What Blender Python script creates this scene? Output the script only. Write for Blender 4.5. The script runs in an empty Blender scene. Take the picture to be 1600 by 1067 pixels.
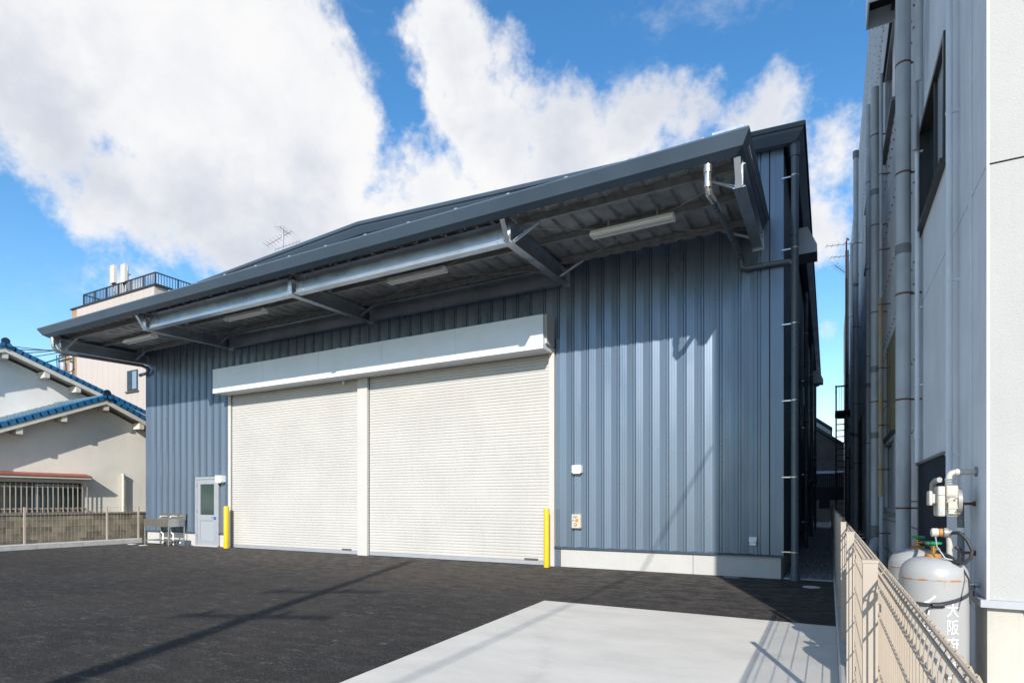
import bpy, bmesh, math, random
from mathutils import Vector, Matrix
random.seed(7)
R = math.radians
scn = bpy.context.scene
COL = scn.collection

# ------------------------------------------------------------------ camera
cam_data = bpy.data.cameras.new('camera')
cam = bpy.data.objects.new('camera', cam_data)
COL.objects.link(cam)
cam.location = (0, 0, 1.4)
cam.rotation_euler = (R(90), 0, R(28.43))
cam_data.sensor_width = 36
cam_data.lens = 20.58
cam_data.shift_y = 0.156
cam_data.clip_start = 0.05
cam_data.clip_end = 3000
scn.camera = cam

# ------------------------------------------------------------------ sun, sky
SUN_DIR = Vector((0.39, -1.0, 0.60)).normalized()        # towards the sun
elev = math.asin(SUN_DIR.z)
azim = math.atan2(SUN_DIR.x, SUN_DIR.y)
sd = bpy.data.lights.new('sun', 'SUN')
sd.energy = 5.0
sd.angle = R(0.6)
sd.color = (1.0, 0.945, 0.86)
sun = bpy.data.objects.new('sun', sd)
COL.objects.link(sun)
sun.location = (10, -30, 30)
sun.rotation_euler = (-SUN_DIR).to_track_quat('-Z', 'Y').to_euler()

scn.view_settings.view_transform = 'Standard'
scn.view_settings.look = 'None'
scn.view_settings.gamma = 1.0
scn.view_settings.exposure = 0.32
scn.view_settings.use_curve_mapping = False

world = bpy.data.worlds.new('World')
scn.world = world
world.use_nodes = True


class NT:
    """small helper for node trees"""
    def __init__(s, tree):
        s.t = tree; s.n = tree.nodes; s.l = tree.links

    def node(s, typ, **kw):
        nd = s.n.new(typ)
        for k, v in kw.items():
            setattr(nd, k, v)
        return nd

    def set(s, sock, v):
        if isinstance(v, bpy.types.NodeSocket):
            s.l.new(v, sock)
        else:
            if sock.type == 'RGBA' and len(v) == 3:
                v = (*v, 1)
            sock.default_value = v

    def math(s, op, a, b=None, c=None, clamp=False):
        nd = s.node('ShaderNodeMath', operation=op, use_clamp=clamp)
        s.set(nd.inputs[0], a)
        if b is not None: s.set(nd.inputs[1], b)
        if c is not None: s.set(nd.inputs[2], c)
        return nd.outputs[0]

    def vmath(s, op, a, b=None):
        nd = s.node('ShaderNodeVectorMath', operation=op)
        s.set(nd.inputs[0], a)
        if b is not None: s.set(nd.inputs[1], b)
        return nd.outputs['Value'] if op in ('LENGTH', 'DISTANCE', 'DOT_PRODUCT') else nd.outputs['Vector']

    def vscale(s, a, f):
        nd = s.node('ShaderNodeVectorMath', operation='SCALE')
        s.set(nd.inputs[0], a); s.set(nd.inputs['Scale'], f)
        return nd.outputs['Vector']

    def noise(s, vec, scale, detail=3, rough=0.5, color=False):
        nd = s.node('ShaderNodeTexNoise')
        s.set(nd.inputs['Vector'], vec)
        nd.inputs['Scale'].default_value = scale
        nd.inputs['Detail'].default_value = detail
        nd.inputs['Roughness'].default_value = rough
        return nd.outputs['Color'] if color else nd.outputs['Fac']

    def mix(s, fac, a, b, mode='MIX'):
        nd = s.node('ShaderNodeMix', data_type='RGBA', blend_type=mode)
        s.set(nd.inputs[0], fac); s.set(nd.inputs[6], a); s.set(nd.inputs[7], b)
        return nd.outputs[2]

    def ramp(s, v, lo, hi, a=0.0, b=1.0, smooth=True):
        nd = s.node('ShaderNodeMapRange', interpolation_type='SMOOTHSTEP' if smooth else 'LINEAR')
        s.set(nd.inputs[0], v)
        for i, x in enumerate((lo, hi, a, b)):
            nd.inputs[i + 1].default_value = x
        return nd.outputs[0]


def build_sky():
    w = NT(world.node_tree)
    w.n.clear()
    out = w.node('ShaderNodeOutputWorld')
    bg = w.node('ShaderNodeBackground')
    w.l.new(bg.outputs[0], out.inputs[0])
    bg.inputs['Strength'].default_value = 0.074
    sky = w.node('ShaderNodeTexSky', sky_type='NISHITA')
    sky.sun_disc = False
    sky.sun_elevation = elev
    sky.sun_rotation = azim
    sky.air_density = 1.15
    sky.dust_density = 0.2
    sky.ozone_density = 2.2
    sky.altitude = 0
    hsv = w.node('ShaderNodeHueSaturation')
    hsv.inputs['Saturation'].default_value = 1.30
    hsv.inputs['Value'].default_value = 2.3
    w.l.new(sky.outputs[0], hsv.inputs['Color'])
    tc = w.node('ShaderNodeTexCoord')
    d = w.vmath('NORMALIZE', tc.outputs['Generated'])
    warp = w.noise(d, 3.2, 4, 0.55, color=True)
    warp = w.vscale(w.vmath('SUBTRACT', warp, (0.5, 0.5, 0.5)), 0.10)
    dw = w.vmath('ADD', d, warp)
    # cloud masses, as compass directions on the sky dome (azimuth from +Y to the left, elevation, radius; degrees)
    puffs = CLOUDS
    field = None
    for az, el, r in puffs:
        a, e = R(az), R(el)
        cdir = (-math.sin(a) * math.cos(e), math.cos(a) * math.cos(e), math.sin(e))
        dist = w.vmath('DISTANCE', dw, cdir)
        f = w.math('MULTIPLY_ADD', dist, -10.0, 10.0 * R(r))      # signed depth inside the puff, 1 = 0.1 rad
        field = f if field is None else w.math('SMOOTH_MAX', field, f, 0.22)
    field = w.math('MINIMUM', field, 0.75)
    n1 = w.noise(d, 5.5, 9, 0.60)
    n2 = w.noise(d, 24.0, 7, 0.66)
    dens = w.math('ADD', field, w.math('MULTIPLY_ADD', n1, 2.5, -1.22))
    dens = w.math('ADD', dens, w.math('MULTIPLY_ADD', n2, 0.8, -0.40))
    cover = w.ramp(dens, -0.16, 0.34)
    # grey bellies where the cloud is thick
    n3 = w.noise(w.vmath('ADD', d, (3.1, 1.7, 0.4)), 3.0, 4, 0.5)
    thick = w.ramp(w.math('ADD', w.math('MULTIPLY', dens, 0.6), w.math('MULTIPLY_ADD', n3, 2.6, -1.3)), 0.05, 0.85)
    col = w.mix(thick, (10.4, 10.4, 10.5), (7.0, 7.4, 8.4))
    n4 = w.noise(dw, 9.0, 9, 0.66)
    col = w.mix(w.ramp(n4, 0.42, 0.68, 0.0, 0.30), col, (7.6, 8.0, 9.0))
    # thin high veils
    n5 = w.noise(w.vmath('MULTIPLY', dw, (1.0, 1.0, 2.2)), 4.2, 9, 0.68)
    veil = w.ramp(n5, 0.56, 0.78, 0.0, 0.45)
    base = w.mix(veil, hsv.outputs[0], (7.4, 8.0, 8.9))
    final = w.mix(cover, base, col)
    w.l.new(final, bg.inputs['Color'])


CLOUDS = [
    # the clouds the photograph shows
    (67.4, 30.1, 6.9), (59.4, 34.1, 7.9), (51.0, 36.1, 5.6), (45.7, 35.9, 2.6), (55.6, 28.3, 8.3), (61.7, 23.8, 4.6),
    (48.3, 28.7, 5.2), (50.4, 23.7, 6.4), (43.1, 23.1, 3.7), (46.6, 32.1, 3.2), (34.0, 39.1, 3.8), (29.0, 38.7, 1.7),
    (30.3, 31.6, 5.4), (34.7, 26.7, 5.8), (23.4, 31.5, 5.1), (17.3, 32.0, 4.0), (11.4, 31.4, 3.0), (7.5, 30.3, 1.8),
    (22.2, 27.7, 5.7), (3.8, 28.3, 2.0), (-0.7, 26.5, 2.8), (0.2, 22.7, 2.8), (-0.0, 14.2, 1.2), (61.7, 17.2, 1.8),
    (41.0, 24.5, 3.4), (37.5, 28.5, 2.2), (5.5, 29.0, 3.0), (15.0, 32.5, 2.6),
    # the rest of the sky, outside the photograph: scattered clouds of the same sort
    (100, 30, 12), (118, 50, 9), (142, 24, 10), (172, 38, 9), (-34, 42, 10), (-62, 24, 10),
    (-85, 52, 9), (-122, 28, 10), (30, 80, 10), (-150, 58, 9),
]
build_sky()


# ------------------------------------------------------------------ materials
def mat(name, color, rough=0.6, metal=0.0, var=0.0, vscale=3.0, bump=0.0, bscale=60.0, streak=0.0, spec=None, coat=0.0, tint=None, stretch=(1, 1, 1)):
    m = bpy.data.materials.new(name)
    m.use_nodes = True
    t = NT(m.node_tree)
    b = t.n['Principled BSDF']
    b.inputs['Base Color'].default_value = (*color, 1)
    b.inputs['Roughness'].default_value = rough
    b.inputs['Metallic'].default_value = metal
    if spec is not None:
        b.inputs['Specular IOR Level'].default_value = spec
    if coat:
        b.inputs['Coat Weight'].default_value = coat
        b.inputs['Coat Roughness'].default_value = 0.15
    geo = t.node('ShaderNodeNewGeometry')
    pos = t.vmath('MULTIPLY', geo.outputs['Position'], stretch)
    if var or streak:
        col = color
        dark = tint or tuple(c * (1 - 2 * var) for c in color)
        if var:
            n = t.noise(pos, vscale, 5, 0.6)
            col = t.mix(t.ramp(n, 0.3, 0.72), color, dark)
        if streak:
            sp = t.vmath('MULTIPLY', geo.outputs['Position'], (9, 9, 0.5))
            n = t.noise(sp, 2.0, 5, 0.65)
            col = t.mix(t.ramp(n, 0.45, 0.8, 0.0, streak), col, tuple(c * 0.35 for c in color))
        t.l.new(col, b.inputs['Base Color'])
        nr = t.noise(pos, vscale * 2.3, 4, 0.6)
        t.l.new(t.ramp(nr, 0.3, 0.7, max(0, rough - 0.07), min(1, rough + 0.07)), b.inputs['Roughness'])
    if bump:
        n = t.noise(geo.outputs['Position'], bscale, 4, 0.6)
        bp = t.node('ShaderNodeBump')
        bp.inputs['Strength'].default_value = 1.0
        bp.inputs['Distance'].default_value = bump
        t.l.new(n, bp.inputs['Height'])
        t.l.new(bp.outputs[0], b.inputs['Normal'])
    return m


def glass_mat(name, color, rough=0.08):
    m = mat(name, color, rough, 0.0, spec=0.8)
    return m


M = {}
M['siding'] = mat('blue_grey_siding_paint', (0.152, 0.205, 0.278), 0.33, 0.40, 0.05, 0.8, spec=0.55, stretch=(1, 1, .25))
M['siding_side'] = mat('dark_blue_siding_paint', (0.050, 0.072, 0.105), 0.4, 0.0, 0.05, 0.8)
M['fascia'] = mat('slate_coated_steel', (0.080, 0.118, 0.165), 0.36, 0.15, 0.08, 0.6, spec=0.5)
M['roofsheet'] = mat('roof_coated_steel', (0.30, 0.38, 0.45), 0.4, 0.0, 0.08, 1.0)
M['galv'] = mat('galvanised_steel', (0.52, 0.57, 0.62), 0.34, 0.85, 0.08, 1.6, tint=(0.40, 0.44, 0.48))
M['galv_dull'] = mat('weathered_galvanised_steel', (0.38, 0.38, 0.37), 0.55, 0.35, 0.18, 7.0)
M['deckmat'] = mat('zinc_coated_deck_sheet', (0.52, 0.54, 0.56), 0.42, 0.4, 0.2, 2.5)
M['foundation'] = mat('pale_concrete_plinth', (0.47, 0.465, 0.455), 0.85, 0, 0.05, 1.4, bump=0.001, bscale=90, streak=0.06)
M['white_steel'] = mat('warm_white_steel', (0.51, 0.50, 0.48), 0.45, 0, 0.03, 1.5, streak=0.05)
M['slat'] = mat('warm_white_slat_paint', (0.50, 0.487, 0.465), 0.45, 0, 0.045, 0.7, streak=0.10)
M['alu'] = mat('anodised_aluminium', (0.42, 0.44, 0.48), 0.42, 0.35, 0.04, 3)
M['white_plastic'] = mat('white_plastic', (0.80, 0.80, 0.78), 0.4)
M['box_white'] = mat('silver_white_coated_steel', (0.70, 0.735, 0.77), 0.35, 0.1, 0.03, 1.5)
M['fixture'] = mat('white_enamel_fixture', (0.82, 0.83, 0.80), 0.4)
M['tube'] = mat('frosted_tube', (0.85, 0.86, 0.86), 0.25)
M['yellow'] = mat('yellow_bollard_paint', (0.72, 0.46, 0.003), 0.42, 0, 0.06, 9.0)
M['stainless'] = mat('stainless_steel', (0.58, 0.57, 0.54), 0.28, 0.9, 0.05, 6)
M['pipe_dark'] = mat('dark_grey_pvc', (0.10, 0.125, 0.155), 0.32, 0, 0.05, 2)
M['pipe_grey'] = mat('grey_pvc_pipe', (0.42, 0.445, 0.47), 0.45, 0, 0.10, 2.5, streak=0.25)
M['pipe_joint'] = mat('grey_pvc_joint', (0.17, 0.18, 0.19), 0.5, 0, 0.08, 3)
M['rust'] = mat('rusty_steel', (0.20, 0.085, 0.04), 0.85, 0, 0.25, 12, tint=(0.07, 0.04, 0.03))
M['rust_orange'] = mat('orange_rust', (0.55, 0.25, 0.06), 0.8, 0, 0.2, 15)
M['rusty_pipe'] = mat('ochre_rusted_pipe', (0.42, 0.27, 0.11), 0.75, 0, 0.2, 4, tint=(0.34, 0.34, 0.33), streak=0.5)
M['alc'] = mat('pale_grey_render', (0.70, 0.745, 0.80), 0.8, 0, 0.07, 1.2, bump=0.0012, bscale=70, streak=0.22)
M['stucco'] = mat('white_rough_stucco', (0.405, 0.405, 0.40), 0.9, 0, 0.04, 1.0, bump=0.003, bscale=110, streak=0.05)
M['plinth'] = mat('cream_rendered_plinth', (0.52, 0.495, 0.44), 0.9, 0, 0.08, 1.8, bump=0.002, bscale=40, streak=0.2)
M['clad_grey'] = mat('grey_corrugated_cladding', (0.50, 0.51, 0.53), 0.6, 0.0, 0.12, 1.6, streak=0.3)
M['clad_tan'] = mat('weathered_tan_cladding', (0.22, 0.19, 0.11), 0.85, 0, 0.15, 8, streak=0.4)
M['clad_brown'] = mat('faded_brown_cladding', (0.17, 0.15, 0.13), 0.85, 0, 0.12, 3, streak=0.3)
M['dark_frame'] = mat('dark_bronze_frame', (0.035, 0.033, 0.033), 0.4)
M['glass'] = glass_mat('dark_window_glass', (0.02, 0.03, 0.035))
M['glass_mesh'] = mat('wired_obscure_glass', (0.42, 0.47, 0.52), 0.25, 0, 0.1, 60)
M['glass_green'] = glass_mat('green_tinted_glass', (0.035, 0.06, 0.055), 0.12)
M['louvre'] = mat('navy_louvre_paint', (0.015, 0.022, 0.035), 0.5)
M['fence_beige'] = mat('beige_coated_wire', (0.37, 0.305, 0.24), 0.5, 0, 0.04, 3)
M['fence_post'] = mat('beige_fence_post', (0.42, 0.36, 0.30), 0.5, 0, 0.04, 3)
M['kerb'] = mat('kerb_concrete', (0.44, 0.44, 0.43), 0.9, 0, 0.09, 6, bump=0.0015, bscale=120)
M['tank'] = mat('light_grey_tank_paint', (0.55, 0.56, 0.56), 0.38, 0, 0.06, 6)
M['brass'] = mat('brass', (0.50, 0.36, 0.13), 0.35, 0.9, 0.1, 20)
M['green'] = mat('green_handwheel', (0.005, 0.27, 0.09), 0.4)
M['orange'] = mat('orange_neck_ring', (0.45, 0.20, 0.05), 0.6, 0, 0.15, 30)
M['rubber'] = mat('black_rubber', (0.02, 0.021, 0.024), 0.55)
M['strap'] = mat('dark_webbing_strap', (0.035, 0.037, 0.045), 0.85)
M['cream_metal'] = mat('cream_meter_casing', (0.50, 0.47, 0.405), 0.45, 0, 0.05, 8)
M['letter'] = mat('white_lettering', (0.72, 0.72, 0.72), 0.5)
M['blue_label'] = mat('pale_blue_label', (0.35, 0.55, 0.75), 0.5)
M['house_wall'] = mat('cream_house_render', (0.78, 0.735, 0.665), 0.92, 0, 0.06, 0.9, bump=0.002, bscale=50, streak=0.08)
M['house_wall2'] = mat('pale_house_render', (0.78, 0.77, 0.74), 0.92, 0, 0.06, 0.8, bump=0.002, bscale=50)
M['barge'] = mat('white_barge_board', (0.60, 0.57, 0.51), 0.7, 0, 0.08, 3)
M['tile_blue'] = mat('glazed_blue_tile', (0.014, 0.10, 0.26), 0.25, 0, 0.15, 9, tint=(0.03, 0.15, 0.27))
M['tile_old'] = mat('weathered_teal_tile', (0.13, 0.19, 0.22), 0.35, 0, 0.25, 6, tint=(0.06, 0.13, 0.19))
M['red_brown'] = mat('red_brown_painted_tin', (0.30, 0.085, 0.055), 0.6, 0, 0.1, 4)
M['block'] = mat('old_tan_concrete_block', (0.27, 0.235, 0.175), 0.95, 0, 0.22, 2.6, bump=0.004, bscale=60, streak=0.5)
M['mortar'] = mat('old_mortar', (0.20, 0.18, 0.15), 0.95, 0, 0.1, 6)
M['pink_wall'] = mat('pale_pink_block_wall', (0.43, 0.385, 0.36), 0.9, 0, 0.03, 0.2)
M['brown_tile'] = mat('tan_brown_tile', (0.36, 0.22, 0.13), 0.8, 0, 0.12, 2.0)
M['black_metal'] = mat('black_metal', (0.02, 0.022, 0.028), 0.45)
M['antenna'] = mat('off_white_antenna_cover', (0.48, 0.46, 0.42), 0.5)
M['conc_pole'] = mat('concrete_pole', (0.42, 0.41, 0.38), 0.85)
M['green_roof'] = mat('dark_green_roof_metal', (0.02, 0.06, 0.045), 0.5)
M['cable_teal'] = mat('teal_cable_sleeve', (0.01, 0.14, 0.16), 0.5)
M['manhole'] = mat('white_manhole_lid', (0.62, 0.62, 0.60), 0.7, 0, 0.05, 10)
M['iron'] = mat('dark_iron_grate', (0.09, 0.085, 0.08), 0.7, 0.2)
M['inner_dark'] = mat('dark_interior', (0.02, 0.02, 0.022), 0.9)


def asphalt_mat():
    m = bpy.data.materials.new('asphalt')
    m.use_nodes = True
    t = NT(m.node_tree)
    b = t.n['Principled BSDF']
    g = t.node('ShaderNodeNewGeometry')
    p = g.outputs['Position']
    big = t.noise(p, 0.35, 5, 0.6)
    streakp = t.vmath('MULTIPLY', p, (1.6, 3.0, 1.0))
    mid = t.noise(streakp, 1.3, 9, 0.8)
    fine = t.noise(p, 75, 3, 0.7)
    grit = t.noise(p, 620, 1, 0.5)
    agg = t.noise(p, 38, 5, 0.75)
    col = t.mix(t.ramp(big, 0.40, 0.60), (0.0205, 0.0198, 0.0205), (0.034, 0.0305, 0.028))
    col = t.mix(t.ramp(mid, 0.46, 0.60, 0, 0.42), col, (0.066, 0.060, 0.055))
    col = t.mix(t.ramp(agg, 0.50, 0.66, 0, 0.65), col, (0.095, 0.088, 0.082))
    col = t.mix(t.ramp(fine, 0.52, 0.68, 0, 0.7), col, (0.13, 0.122, 0.114))
    col = t.mix(t.ramp(agg, 0.30, 0.46, 0.6, 0.0), col, (0.010, 0.010, 0.011))
    # dusty drift towards the doors, brown in the middle
    sep = t.node('ShaderNodeSeparateXYZ'); t.l.new(p, sep.inputs[0])
    near = t.ramp(sep.outputs[1], 5.5, 11.2, 0.0, 0.7)
    dn = t.ramp(t.noise(streakp, 1.7, 9, 0.78), 0.45, 0.57)
    col = t.mix(t.math('MULTIPLY', near, dn), col, (0.125, 0.110, 0.096))
    patch = t.math('MULTIPLY', t.ramp(t.vmath('DISTANCE', t.vmath('MULTIPLY', p, (1, 1.2, 1)), (-6.3, 11.0, 0)), 0.5, 3.4, 1, 0), t.ramp(mid, 0.35, 0.6))
    col = t.mix(t.math('MULTIPLY', patch, 0.55), col, (0.088, 0.068, 0.056))
    # pale scuffs, short and thin
    scn_ = t.noise(t.vmath('MULTIPLY', p, (1.1, 3.6, 1)), 2.2, 9, 0.86)
    col = t.mix(t.ramp(scn_, 0.545, 0.61, 0, 0.38), col, (0.19, 0.18, 0.165))
    spot = t.noise(p, 5, 6, 0.88)
    col = t.mix(t.ramp(spot, 0.585, 0.62, 0, 0.35), col, (0.24, 0.235, 0.22))
    t.l.new(col, b.inputs['Base Color'])
    b.inputs['Roughness'].default_value = 0.9
    b.inputs['Specular IOR Level'].default_value = 0.18
    bp = t.node('ShaderNodeBump')
    bp.inputs['Distance'].default_value = 0.006
    h = t.math('ADD', fine, t.math('MULTIPLY', grit, 0.6))
    t.l.new(h, bp.inputs['Height'])
    t.l.new(bp.outputs[0], b.inputs['Normal'])
    return m


def slab_mat():
    m = bpy.data.materials.new('smooth_concrete')
    m.use_nodes = True
    t = NT(m.node_tree)
    b = t.n['Principled BSDF']
    g = t.node('ShaderNodeNewGeometry')
    p = g.outputs['Position']
    a = t.noise(t.vmath('MULTIPLY', p, (1, 1.8, 1)), 0.9, 6, 0.65)
    f = t.noise(p, 60, 4, 0.7)
    col = t.mix(t.ramp(a, 0.35, 0.68), (0.595, 0.565, 0.515), (0.515, 0.49, 0.445))
    col = t.mix(t.ramp(f, 0.45, 0.75, 0, 0.25), col, (0.42, 0.42, 0.41))
    wv = t.noise(t.vmath('MULTIPLY', p, (0.5, 5, 1)), 1.6, 6, 0.7)
    col = t.mix(t.ramp(wv, 0.5, 0.72, 0, 0.3), col, (0.58, 0.57, 0.545))
    rings = t.vmath('DISTANCE', p, (-6.2, 3.0, 0))
    tyre = t.math('MULTIPLY', t.ramp(t.math('ABSOLUTE', t.math('SUBTRACT', rings, 4.35)), 0.02, 0.13, 1, 0), t.ramp(t.noise(p, 5, 6, 0.8), 0.42, 0.62, 0, 0.30))
    col = t.mix(tyre, col, (0.36, 0.35, 0.335))
    st = t.ramp(t.noise(p, 2.1, 7, 0.75), 0.58, 0.74, 0, 0.45)
    col = t.mix(st, col, (0.47, 0.445, 0.40))
    t.l.new(col, b.inputs['Base Color'])
    b.inputs['Roughness'].default_value = 0.85
    bp = t.node('ShaderNodeBump'); bp.inputs['Distance'].default_value = 0.0015
    t.l.new(f, bp.inputs['Height']); t.l.new(bp.outputs[0], b.inputs['Normal'])
    return m


def gravel_mat():
    m = bpy.data.materials.new('crushed_stone')
    m.use_nodes = True
    t = NT(m.node_tree)
    b = t.n['Principled BSDF']
    g = t.node('ShaderNodeNewGeometry')
    v = t.node('ShaderNodeTexVoronoi'); v.inputs['Scale'].default_value = 32
    t.l.new(g.outputs['Position'], v.inputs['Vector'])
    sep = t.node('ShaderNodeSeparateColor'); t.l.new(v.outputs['Color'], sep.inputs[0])
    col = t.mix(sep.outputs[0], (0.09, 0.095, 0.10), (0.38, 0.38, 0.38))
    t.l.new(col, b.inputs['Base Color'])
    b.inputs['Roughness'].default_value = 0.95
    bp = t.node('ShaderNodeBump'); bp.inputs['Distance'].default_value = 0.02; bp.invert = True
    t.l.new(v.outputs['Distance'], bp.inputs['Height']); t.l.new(bp.outputs[0], b.inputs['Normal'])
    return m


def rusty_tank_mat():
    """grey tank paint with rust weeping from the shoulder weld (world height 0.915)"""
    m = bpy.data.materials.new('grey_tank_paint_with_weld_rust')
    m.use_nodes = True
    t = NT(m.node_tree)
    b = t.n['Principled BSDF']
    g = t.node('ShaderNodeNewGeometry')
    p = g.outputs['Position']
    sep = t.node('ShaderNodeSeparateXYZ'); t.l.new(p, sep.inputs[0])
    z = sep.outputs[2]
    run = t.noise(t.vmath('MULTIPLY', p, (1, 1, 0.08)), 46, 4, 0.7)
    below = t.math('MULTIPLY', t.ramp(z, 0.81, 0.915, 0, 1), t.ramp(z, 0.921, 0.927, 1, 0))
    rust = t.math('MULTIPLY', t.ramp(t.math('ADD', run, t.math('MULTIPLY_ADD', below, 0.18, -0.18)), 0.54, 0.64), below)
    band = t.math('MULTIPLY', t.ramp(z, 0.907, 0.914, 0, 1), t.ramp(z, 0.920, 0.925, 1, 0))
    bn = t.ramp(t.noise(p, 26, 5, 0.7), 0.45, 0.56)
    rust = t.math('MAXIMUM', t.math('MULTIPLY', rust, 0.55), t.math('MULTIPLY', band, bn))
    dirt = t.ramp(t.noise(p, 7, 5, 0.6), 0.4, 0.8, 0, 0.25)
    col = t.mix(dirt, (0.335, 0.335, 0.335), (0.28, 0.28, 0.275))
    col = t.mix(rust, col, (0.40, 0.17, 0.05))
    t.l.new(col, b.inputs['Base Color'])
    b.inputs['Roughness'].default_value = 0.38
    return m


M['asphalt'] = asphalt_mat()
M['slab'] = slab_mat()
M['gravel'] = gravel_mat()
M['tank_rust'] = rusty_tank_mat()
M['ground'] = mat('surrounding_ground', (0.20, 0.195, 0.185), 0.95, 0, 0.15, 0.4)


# ------------------------------------------------------------------ mesh helpers
class MB:
    def __init__(s):
        s.v = []; s.f = []

    def quad(s, a, b, c, d):
        i = len(s.v); s.v += [a, b, c, d]; s.f.append((i, i + 1, i + 2, i + 3)); return s

    def poly(s, pts):
        i = len(s.v); s.v += list(pts); s.f.append(tuple(range(i, i + len(pts)))); return s

    def box(s, x0, x1, y0, y1, z0, z1):
        if x0 > x1: x0, x1 = x1, x0
        if y0 > y1: y0, y1 = y1, y0
        if z0 > z1: z0, z1 = z1, z0
        i = len(s.v)
        s.v += [(x0, y0, z0), (x1, y0, z0), (x1, y1, z0), (x0, y1, z0), (x0, y0, z1), (x1, y0, z1), (x1, y1, z1), (x0, y1, z1)]
        s.f += [tuple(i + k for k in q) for q in ((0, 3, 2, 1), (4, 5, 6, 7), (0, 1, 5, 4), (1, 2, 6, 5), (2, 3, 7, 6), (3, 0, 4, 7))]
        return s

    def prism(s, prof, path):
        """closed profile swept: prof is list of point-lists (one per section), already in 3D"""
        n = len(prof[0]); i = len(s.v)
        for sec in prof: s.v += list(sec)
        for k in range(len(prof) - 1):
            for j in range(n):
                a = i + k * n + j; b = i + k * n + (j + 1) % n
                s.f.append((a, b, b + n, a + n))
        s.f.append(tuple(i + j for j in range(n))[::-1])
        e = i + (len(prof) - 1) * n
        s.f.append(tuple(e + j for j in range(n)))
        return s

    def beam(s, p0, p1, w, h):
        """rectangular bar between two points"""
        p0, p1 = Vector(p0), Vector(p1)
        d = (p1 - p0).normalized()
        up = Vector((0, 0, 1)) if abs(d.z) < 0.95 else Vector((0, 1, 0))
        a = d.cross(up).normalized(); b = a.cross(d)
        sec = [a * w / 2 * i + b * h / 2 * j for i, j in ((-1, -1), (1, -1), (1, 1), (-1, 1))]
        return s.prism([[tuple(p + q) for q in sec] for p in (p0, p1)], None)

    def tube(s, pts, r, n=12, caps=True, radii=None):
        pts = [Vector(p) for p in pts]
        i = len(s.v); prev = None
        for k, p in enumerate(pts):
            if k == 0: d = pts[1] - p
            elif k == len(pts) - 1: d = p - pts[k - 1]
            else: d = (pts[k + 1] - p).normalized() + (p - pts[k - 1]).normalized()
            d.normalize()
            if prev is None:
                up = Vector((0, 0, 1)) if abs(d.z) < 0.9 else Vector((1, 0, 0))
                a = d.cross(up).normalized()
            else:
                a = (prev - d * prev.dot(d)).normalized()
            prev = a; b = d.cross(a)
            rr = radii[k] if radii else r
            for j in range(n):
                t = 2 * math.pi * j / n
                s.v.append(tuple(p + a * math.cos(t) * rr + b * math.sin(t) * rr))
        for k in range(len(pts) - 1):
            for j in range(n):
                A = i + k * n + j; B = i + k * n + (j + 1) % n
                s.f.append((A, B, B + n, A + n))
        if caps:
            s.f.append(tuple(i + j for j in range(n))[::-1])
            e = i + (len(pts) - 1) * n
            s.f.append(tuple(e + j for j in range(n)))
        return s

    def lathe(s, prof, c=(0, 0, 0), n=32):
        """profile [(r, z)...] turned about the vertical through c"""
        i = len(s.v)
        for r, z in prof:
            for j in range(n):
                t = 2 * math.pi * j / n
                s.v.append((c[0] + r * math.cos(t), c[1] + r * math.sin(t), c[2] + z))
        for k in range(len(prof) - 1):
            for j in range(n):
                A = i + k * n + j; B = i + k * n + (j + 1) % n
                s.f.append((A, B, B + n, A + n))
        s.f.append(tuple(i + j for j in range(n))[::-1])
        e = i + (len(prof) - 1) * n
        s.f.append(tuple(e + j for j in range(n)))
        return s

    def mesh(s, name, material, smooth=False):
        me = bpy.data.meshes.new(name)
        me.from_pydata(s.v, [], s.f)
        me.validate()
        bm = bmesh.new(); bm.from_mesh(me)
        bmesh.ops.recalc_face_normals(bm, faces=bm.faces)
        bm.to_mesh(me); bm.free()
        if smooth:
            me.polygons.foreach_set('use_smooth', [True] * len(me.polygons))
            try: me.set_sharp_from_angle(angle=R(40))
            except Exception: pass
        if material: me.materials.append(material)
        return me

    def build(s, name, material, parent=None, smooth=False, **kw):
        return link(name, s.mesh(name, material, smooth), parent, **kw)


def link(name, me, parent=None, loc=None, label=None, cat=None, group=None, kind=None):
    o = bpy.data.objects.new(name, me)
    COL.objects.link(o)
    if parent is not None: o.parent = parent
    if loc is not None: o.location = loc
    for k, v in (('label', label), ('category', cat), ('group', group), ('kind', kind)):
        if v: o[k] = v
    return o


def thing(name, label, cat, group=None, loc=(0, 0, 0)):
    return link(name, None, None, loc, label, cat, group)


def kids(o):
    return [c for c in bpy.data.objects if c.parent == o]


def copy_tree(o, parent=None):
    c = o.copy(); COL.objects.link(c)
    if parent is not None: c.parent = parent
    for ch in kids(o): copy_tree(ch, c)
    return c


def arc(c, r, a0, a1, n, plane='xz'):
    out = []
    for k in range(n + 1):
        a = R(a0 + (a1 - a0) * k / n)
        if plane == 'xz': out.append((c[0] + r * math.cos(a), c[1], c[2] + r * math.sin(a)))
        elif plane == 'yz': out.append((c[0], c[1] + r * math.cos(a), c[2] + r * math.sin(a)))
        else: out.append((c[0] + r * math.cos(a), c[1] + r * math.sin(a), c[2]))
    return out


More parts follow.
